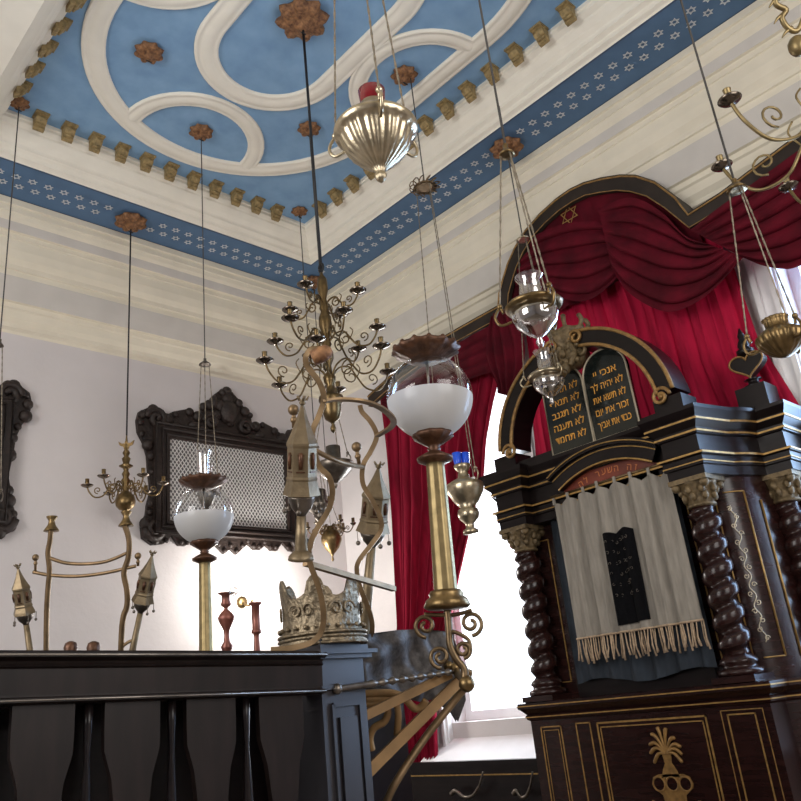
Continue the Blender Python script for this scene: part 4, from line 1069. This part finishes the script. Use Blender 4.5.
X, Y = 2.364, 5.157
zt_, zb_ = plumb(X, Y, 434), plumb(X, Y, 516)
S = lambda f: zb_+(zt_-zb_)*f
stem = [(.004, 0), (.02, .03), (.012, .06), (.04, .075), (.062, .12), (.068, .17), (.06, .23), (.03, .28), (.02, .30), (.03, .34), (.02, .38), (.032, .42), (.018, .46), (.028, .50), (.016, .54), (.02, .57), (.048, .60), (.02, .63), (.03, .69), (.014, .72), (.026, .76), (.014, .80), (.012, .86), (.006, .95), (.004, 1.0)]
ch = chandelier('small brass ball chandelier hanging in front of the pale wall', X, Y, ZB-.09, zt_-.01, [(r_, S(f_)) for r_, f_ in stem], [(S(.30), .25, 6, .55)], 'oldbrass', .006, tube=.0055, pan=.042)
ea = MB(); er2 = V((_r.x, _r.y, 0)).normalized()
ea.prism([(-.055, .03), (-.045, .0), (-.02, -.012), (-.015, -.03), (0, -.045), (.015, -.03), (.02, -.012), (.045, .0), (.055, .03), (.03, .012), (.012, .012), (.006, .03), (-.006, .03), (-.012, .012), (-.03, .012)], V((X, Y, S(.86)))-V((_d.x, _d.y, 0))*.01, er2, (0, 0, 1), V((_d.x, _d.y, 0)).normalized()*.014)
obj('eagle', ea, 'oldbrass', ch)
# chandelier at the picture edge
Pc = atd(868, 98, 2.9); X, Y = Pc.x, Pc.y
stem = [(.004, Pc.z-.50), (.03, Pc.z-.46), (.07, Pc.z-.40), (.08, Pc.z-.34), (.04, Pc.z-.28), (.03, Pc.z-.2), (.045, Pc.z-.1), (.025, Pc.z), (.035, Pc.z+.1), (.02, Pc.z+.25), (.01, Pc.z+.3)]
ae = atan2(-_r.y, -_r.x)
pc_ = chandelier('bright brass chandelier cut off by the picture edge near the ceiling', X, Y, ZB, Pc.z+.29, stem, [(Pc.z-.09, .53, 8, ae-pi/8-.30)], 'brass', .007, pan=.042, tube=.007)

lf = lambda a, b: atd(a, b, 2.86)
lm = MB().tube(spline([lf(824, -30), lf(800, -18), lf(778, -8), lf(776, 4), lf(786, 10), lf(782, 18), lf(788, 28), lf(798, 30), lf(808, 10), lf(824, 0)], 6), .010, 8)
for a, b in ((773, 2), (778, 18), (786, 32), (797, 40)): lm.tube(spline([lf(a+6, b-4), lf(a, b), lf(a-4, b+6)], 4), [.010, .009, .008, .007, .006, .005, .004, .003, .002], 6)
lm.ball(lf(798, 46), .034, 12, (1, 1, 1.2))
obj('leaf_scroll', lm, 'brass', pc_)

# -- torah finials (rimmonim): pole, cup, six-sided tower, spire and crown along one axis
def torah_finial(label, foot, top_, H, W, bells=5, group='silver tower finials', flange=False, poleW=.35, mt='finial'):
    """foot and top_ are world points; H height of the tower part, W its width"""
    foot, top_ = V(foot), V(top_); ax = (top_-foot); L = ax.length; ez = ax.normalized(); ex = V((_r.x, _r.y, 0)).normalized(); ex = (ex-ez*ex.dot(ez)).normalized(); ey = ez.cross(ex)
    R = Matrix((ex, ey, ez)).transposed()
    t = thing('torah_finial', label, 'finial', tuple(foot), group)
    h0 = L-H      # pole length
    w = W/2
    st = MB().lathe([(w*poleW*1.2, 0), (w*poleW*1.1, .02), (w*poleW*.95, h0*.5), (w*poleW*.75, h0)], foot, 16, R)
    if flange: st.lathe([(w*poleW, h0*.0), (w*.75, h0*.0+.003), (w*.70, .014), (w*poleW, .03)], foot, 20, R)
    obj('pole', st, mt, t)
    obj('cup', MB().lathe([(w*poleW*.8, h0-.004), (w*.30, h0), (w*.62, h0+H*.06), (w*.78, h0+H*.13), (w*.80, h0+H*.16)], foot, 20, R), 'darksilver', t)
    b0, b1, b2 = h0+H*.16, h0+H*.30, h0+H*.58
    obj('tower', MB().lathe([(w*.9, b0-.003), (w*1.08, b0), (w*1.02, b0+.012), (w*.86, b1-.006), (w*.90, b1), (w*.84, b1+.006), (w*.84, b2-.006), (w*.90, b2), (w*.90, b2+.006), (w*.7, b2+.008)], foot, 6, R, smooth=False), mt, t)
    rel = MB()
    for k in range(6):
        a = pi/6+pi/3*k; n_ = R @ V((cos(a), sin(a), 0)); s_ = R @ V((-sin(a), cos(a), 0)); cc = foot+n_*(w*.735)+ez*((b1+b2)/2)
        g_ = (b2-b1)
        rel.tube([cc+ez*(g_*.30), cc+ez*(g_*.1), cc-ez*(g_*.2)], [.10*w, .17*w, .12*w], 6); rel.bar(cc-ez*(g_*.28)-s_*(w*.25), cc-ez*(g_*.28)+s_*(w*.25), w*.08, w*.08, n_); rel.bar(cc+ez*(g_*.22)-s_*(w*.2), cc+ez*(g_*.22)+s_*(w*.2), w*.07, w*.07, n_)
    obj('relief', rel, 'brown', t)
    obj('spire', MB().lathe([(w*.90, b2+.006), (w*.60, h0+H*.70), (w*.34, h0+H*.80), (w*.12, h0+H*.91), (w*.10, h0+H*.93)], foot, 6, R, smooth=False), mt, t)
    cw = MB().lathe([(w*.10, h0+H*.92), (w*.22, h0+H*.94), (w*.14, h0+H*.955), (w*.26, h0+H*.97)], foot, 12, R)
    for k in range(5):
        a = 2*pi*k/5; cw.tube([foot+R @ V((w*.2*cos(a), w*.2*sin(a), h0+H*.965)), foot+R @ V((w*.36*cos(a), w*.36*sin(a), h0+H*1.0))], [.09*w, .05*w], 5)
    obj('crown', cw, mt, t)
    for k in range(bells):
        a = 2*pi*k/bells+.4; p = foot+R @ V((w*1.05*cos(a), w*1.05*sin(a), b0))
        e_ = p-V((0, 0, H*.13))
        obj('bell', MB().tube([p, e_], .0016, 4).ball(e_, w*.15, 8), 'darksilver', t)
    return t
Dn = 2.16
torah_finial('large six-sided silver tower finial standing above the crown on the corner post', atd(301, 561, Dn), atd(302.5, 396, Dn), 118*Dn/F, 35*Dn/F, 6, flange=True)
torah_finial('six-sided silver tower finial in front of the red curtain edge', atd(362.5, 648, 3.0), atd(379, 462, 3.0), 84*3.0/F, 32*3.0/F, 4)
Df = 3.40
torah_finial('silver tower finial leaning at the outer end of the row on the reading desk', atd(39, 714, Df), atd(17.5, 564, Df), 60*Df/F, 20.5*Df/F, 5)
torah_finial('silver tower finial leaning beside the smaller globe lamp', atd(121.5, 704, Df), atd(153, 551, Df), 62*Df/F, 21*Df/F, 5)

# -- brass stands of wavy posts
def strap(mb, pts, w, h, up=None): mb.tube(spline(pts, 6), 1, flat=(w, h), up=up); return mb
D = Df
t = thing('brass_scroll_stand', 'distant brass stand of two wavy posts joined by sagging bars', 'stand', tuple(atd(83, 709, D)), 'wavy brass stands')
c = lambda x_, y_: atd(x_, y_, D)
obj('wavy_post', MB().tube(spline([c(51, 530), c(50, 541), c(48, 553), c(49.5, 570), c(48, 589), c(46.5, 620), c(45.5, 713)], 6), .0115, 8), 'strap', t)
obj('wavy_post', MB().tube(spline([c(124.5, 524), c(129, 540), c(128.5, 557), c(124, 573), c(127, 591), c(127, 606), c(122, 627), c(119.5, 704)], 6), .0125, 8), 'strap', t)
for (a, b) in ((51.3, 531), (126, 526)):
    p = c(a, b); obj('bell_cap', MB().lathe([(.032, 0), (.03, .004), (.016, .025), (.012, .042), (.022, .058), (.023, .062), (.012, .062)], p, 16), 'oldbrass', t)
obj('cross_bar', MB().tube(spline([c(50, 558), c(64, 562.6), c(83, 564), c(106, 561.5), c(127, 553)], 6), .0075, 8), 'strap', t)
lb = MB().tube(spline([c(33, 572), c(49, 575), c(70, 576.3), c(89, 575.3), c(110, 572), c(125, 568.5), c(136, 566)], 6), .0075, 8)
for a, b, e_ in ((35.5, 557.5, 572), (138, 556, 566)):
    lb.tube([c(a, e_), c(a, b)], .006, 6); lb.ball(c(a, b), .0145, 10); lb.ball(c(a, b+6), .009, 8)
obj('ball_bar', lb, 'strap', t)
obj('foot', MB().tube(spline([c(121, 648), c(127, 643), c(133, 640)], 4), .007, 6), 'strap', t)
# near stand, seen from below over the corner post
DA, DB = 2.27, 2.66
A = lambda x_, y_, q_=0.: atd(x_, y_, DA+q_)
t = thing('brass_scroll_stand', 'near brass stand of wavy straps rising behind the crown on the corner post', 'stand', tuple(A(322, 645)), 'wavy brass stands')
vt = V((_d.x, _d.y, 0)).normalized()
obj('wavy_post', strap(MB(), [A(318, 349), A(311, 350), A(306, 357), A(307, 366), A(313, 374), A(320, 384), A(324, 399), A(319, 416), A(313, 430), A(313, 446), A(319, 466), A(329, 477), A(332.5, 492), A(329, 509), A(319, 526), A(312, 540), A(309, 553), A(311, 566), A(319, 588), A(323.5, 611), A(322, 630), A(312, 642), A(292, 648), A(271, 650)], .016, .008, vt), 'strap', t)
obj('post_tip', MB().lathe([(.022, -.03), (.024, 0), (.02, .02), (.008, .03)], A(322, 354), 14, Matrix.Rotation(1.2, 3, vt)), 'copper', t)
Bp = lambda x_, y_, q_=0.: atd(x_, y_, DB+q_)
obj('wavy_post', strap(MB(), [Bp(360, 405), Bp(362, 412), Bp(370, 421), Bp(376, 432), Bp(376, 440), Bp(370, 453), Bp(363, 466), Bp(363, 484), Bp(372, 500), Bp(380, 517), Bp(381, 530), Bp(371, 545), Bp(359, 561), Bp(357, 572), Bp(361, 590), Bp(370, 613), Bp(372, 632), Bp(362, 649)], .016, .007, vt), 'strap', t)
obj('cross_bar', strap(MB(), [A(322, 402), A(338, 399.5, .02), A(362, 401, .04), A(381, 408, .1), A(393, 419, .2), A(391, 427, .28), A(377, 436, .34)], .019, .007, (0, 0, 1)), 'strap', t)
bb = MB().tube(spline([A(294, 428, .1), A(312, 448, .1), A(340, 462, .2), Bp(363, 467)], 6), .008, 8)
for (p, q_) in ((A(294, 428, .1), A(293.5, 410, .1)), (Bp(359, 464), Bp(356.5, 447))):
    bb.tube([p, q_], .007, 6); bb.ball(q_, .017, 12); bb.ball(p+(q_-p)*.45, .011, 8)
obj('ball_bar', bb, 'strap', t)
obj('foot_bar', MB().bar(A(305, 563), atd(394, 589, 2.60), .017, .015), 'strap', t)

# -- crown on the corner post
cp = V0+eR*(PW/2)+nR*-.05; Dc = 2.44; b0 = atd(323, 641, Dc); Rc = 43*Dc/F
t = thing('torah_coronet', 'engraved open silver crown with tall lobes on the corner post cap', 'crown', (b0.x, b0.y, b0.z-.02))
cz = b0.z-.018
n = 72; rings = []
def topz(th):
    # lobed rim: six lobes, taller where the old one is bent up
    c_ = cos(6*(th-YAW-pi))
    return .150+.052*max(0, c_)**.6-.012*max(0, -c_)
mb = MB()
for i in range(13):
    f_ = i/12
    ring = []
    for k in range(n):
        th = 2*pi*k/n; z = f_*topz(th); r_ = Rc*(1.0-.10*sin(min(1, z/.17)*pi*.9)) if z > .02 else Rc
        if z < .012: r_ = Rc*1.02
        ring.append(V((b0.x+r_*cos(th), b0.y+r_*sin(th), cz+z)))
    rings.append(ring)
mb.loft(rings, closed=True, smooth=True)
inn_ = [[V((b0.x+(v.x-b0.x)*.95, b0.y+(v.y-b0.y)*.95, v.z)) for v in r_] for r_ in rings[::-1]]
mb.loft([rings[-1]]+inn_, closed=True, smooth=True)
cwn = obj('lobed_wall', mb, 'crown', t)
bd = MB()
for z in (.004, .022, .034):
    bd.tube([(b0.x+Rc*1.01*cos(2*pi*k/48), b0.y+Rc*1.01*sin(2*pi*k/48), cz+z) for k in range(48)], .005, 6, closed=True)
for k in range(24):
    a = 2*pi*k/24; bd.ball((b0.x+Rc*.985*cos(a), b0.y+Rc*.985*sin(a), cz+.052), .007, 8)
for k in range(6):
    a = 2*pi*k/6-.63; e = V((-sin(a), cos(a), 0)); p = V((b0.x+Rc*.935*cos(a), b0.y+Rc*.935*sin(a), cz+.10))
    for sg in (-1, 1): bd.tube(spiral(p+e*(sg*.022), e*sg, (0, 0, 1), .022, .005, 1.3), .0035, 5)
obj('raised_bands', bd, 'crown', cwn)

# -- candlesticks
def stick(label, px_, base_py, top_py, D, prof, group, mt='candle'):
    b = atd(px_, base_py+27, D); H = (base_py+27-top_py)*D/F*1.02
    prof = [(.13, 0), (.13, .02), (.05, .05), (.045, .28)]+[(r_*.56, .29+h_*.71) for r_, h_ in prof]
    t = thing('candlestick', label, 'candlestick', tuple(b), group)
    obj('stem', MB().lathe([(r_*H, h_*H) for r_, h_ in prof], b, 20), mt, t)
    return t, b, H
t, b, H = stick('turned candlestick with flared cup beside the smaller globe lamp', 228, 662, 596, 2.95, [(.14, 0), (.15, .02), (.09, .05), (.05, .10), (.10, .16), (.115, .20), (.06, .27), (.05, .37), (.06, .44), (.15, .58), (.165, .63), (.12, .69), (.04, .75), (.04, .77), (.10, .81), (.10, .84), (.08, .88), (.085, .96), (.15, .985), (.16, 1.0), (.07, 1.0)], 'turned candlesticks')
obj('glass_ball', MB().ball(atd(233.5, 591, 2.95), .018, 12), 'glass2', t)
stick('slim candlestick with square cup in front of the bright wall lamp', 258.5, 662, 604, 2.95, [(.07, 0), (.07, .02), (.075, .05), (.06, .35), (.055, .42), (.07, .46), (.105, .47), (.105, .51), (.085, .53), (.088, .92), (.14, .95), (.14, .97), (.1, .97)], 'turned candlesticks')
hd = MB()
for px_ in (70, 93): 
    b = atd(px_, 662, 2.4); tag(obj('wooden_peg', MB().lathe([(.016, 0), (.018, .03), (.02, .042), (.016, .055), (.006, .06)], b, 16), 'brown'), 'rounded dark peg peeping over the railing, %s' % ('the one nearer the leaning outer finial' if px_ == 70 else 'the one nearer the smaller globe lamp'), 'peg', 'pegs behind the railing')

# -- glowing wall lamp
pw = V((3.62, YB, 2.49))
t = thing('wall_lamp', 'glaring wall lamp low on the pale wall behind the crown', 'lamp', tuple(pw))
obj('bracket', MB().tube(spline([pw, pw+V((0, -.10, -.04)), pw+V((0, -.16, .0))], 5), .010, 8).lathe([(.05, 0), (.045, .015), (.02, .02)], pw, 16, Matrix.Rotation(pi/2, 3, 'X')), 'oldbrass', t)
obj('bulb', MB().ball(pw+V((0, -.16, .06)), .055, 16), 'bulb', t)

# -- bench along the ark wall
t = thing('wall_bench', 'dark wooden bench back below the bright window', 'bench', (4.5, 4.2, 0))
obj('back', MB().box((4.49, 4.375, .60), (.04, 1.57, 1.15)).box((4.48, 4.375, 1.165), (.06, 1.57, .03)), 'wood', t)
obj('panel_line', MB().box((4.466, 4.375, 1.09), (.01, 1.5, .008)), 'goldline', t)
obj('seat', MB().box((4.26, 4.375, .45), (.44, 1.57, .05)), 'wood', t)
for px_, s in ((462, 1), (520, .6)):
    pts = [atx(px_-11*s, 794, 4.40), atx(px_-6*s, 791, 4.40), atx(px_+2*s, 797, 4.40), atx(px_+10*s, 796, 4.40), atx(px_+17*s, 786, 4.40), atx(px_+21*s, 772, 4.40)]
    obj('armrest_scroll', MB().tube(spline(pts, 6), [.016]*6+[.013]*6+[.012]*6+[.010]*6+[.007]*7, 8), 'darksilver', t)

# ------------------------------------------------------------------ lights
def area(name, loc, target, size, power, col):
    L = bpy.data.lights.new(name, 'AREA'); L.shape = 'RECTANGLE'; L.size, L.size_y = size; L.energy = power; L.color = col
    o = bpy.data.objects.new(name, L); COL.objects.link(o); o.location = loc
    o.rotation_euler = (V(target)-V(loc)).to_track_quat('-Z', 'Y').to_euler(); return o
area('window_and_fill_light', (5.35, 4.10, 2.85), (3.0, 3.9, 2.6), (1.3, 2.8), 170, (.86, .93, 1))
area('window_and_fill_light', (5.35, .94, 2.85), (3.0, 1.2, 2.2), (1.2, 2.8), 165, (.36, .61, 1))
area('window_and_fill_light', (-2.3, 2.2, 3.2), (4, 3, 3.2), (2.2, 2.4), 120, (1, .975, .94))  # fill added out of view to brighten the room; this wall has no window
area('window_and_fill_light', (1.6, -2.0, 3.2), (2.4, 4, 3.4), (2.4, 2.2), 85, (1, .97, .94))  # second added fill, unseen, before the near wall without any opening
L = bpy.data.lights.new('lamp_light', 'POINT'); L.energy = 42; L.color = (1, .96, .9); L.shadow_soft_size = .08
o = bpy.data.objects.new('lamp_light', L); COL.objects.link(o); o.location = pw+V((0, -.28, .06))
wd = bpy.data.worlds.new('sky'); SC.world = wd; wd.use_nodes = True
wd.node_tree.nodes['Background'].inputs[0].default_value = (.92, .96, 1, 1)
wd.node_tree.nodes['Background'].inputs[1].default_value = 3.0
SC.view_settings.view_transform = 'Standard'
SC.view_settings.look = 'None'
SC.view_settings.exposure = 0
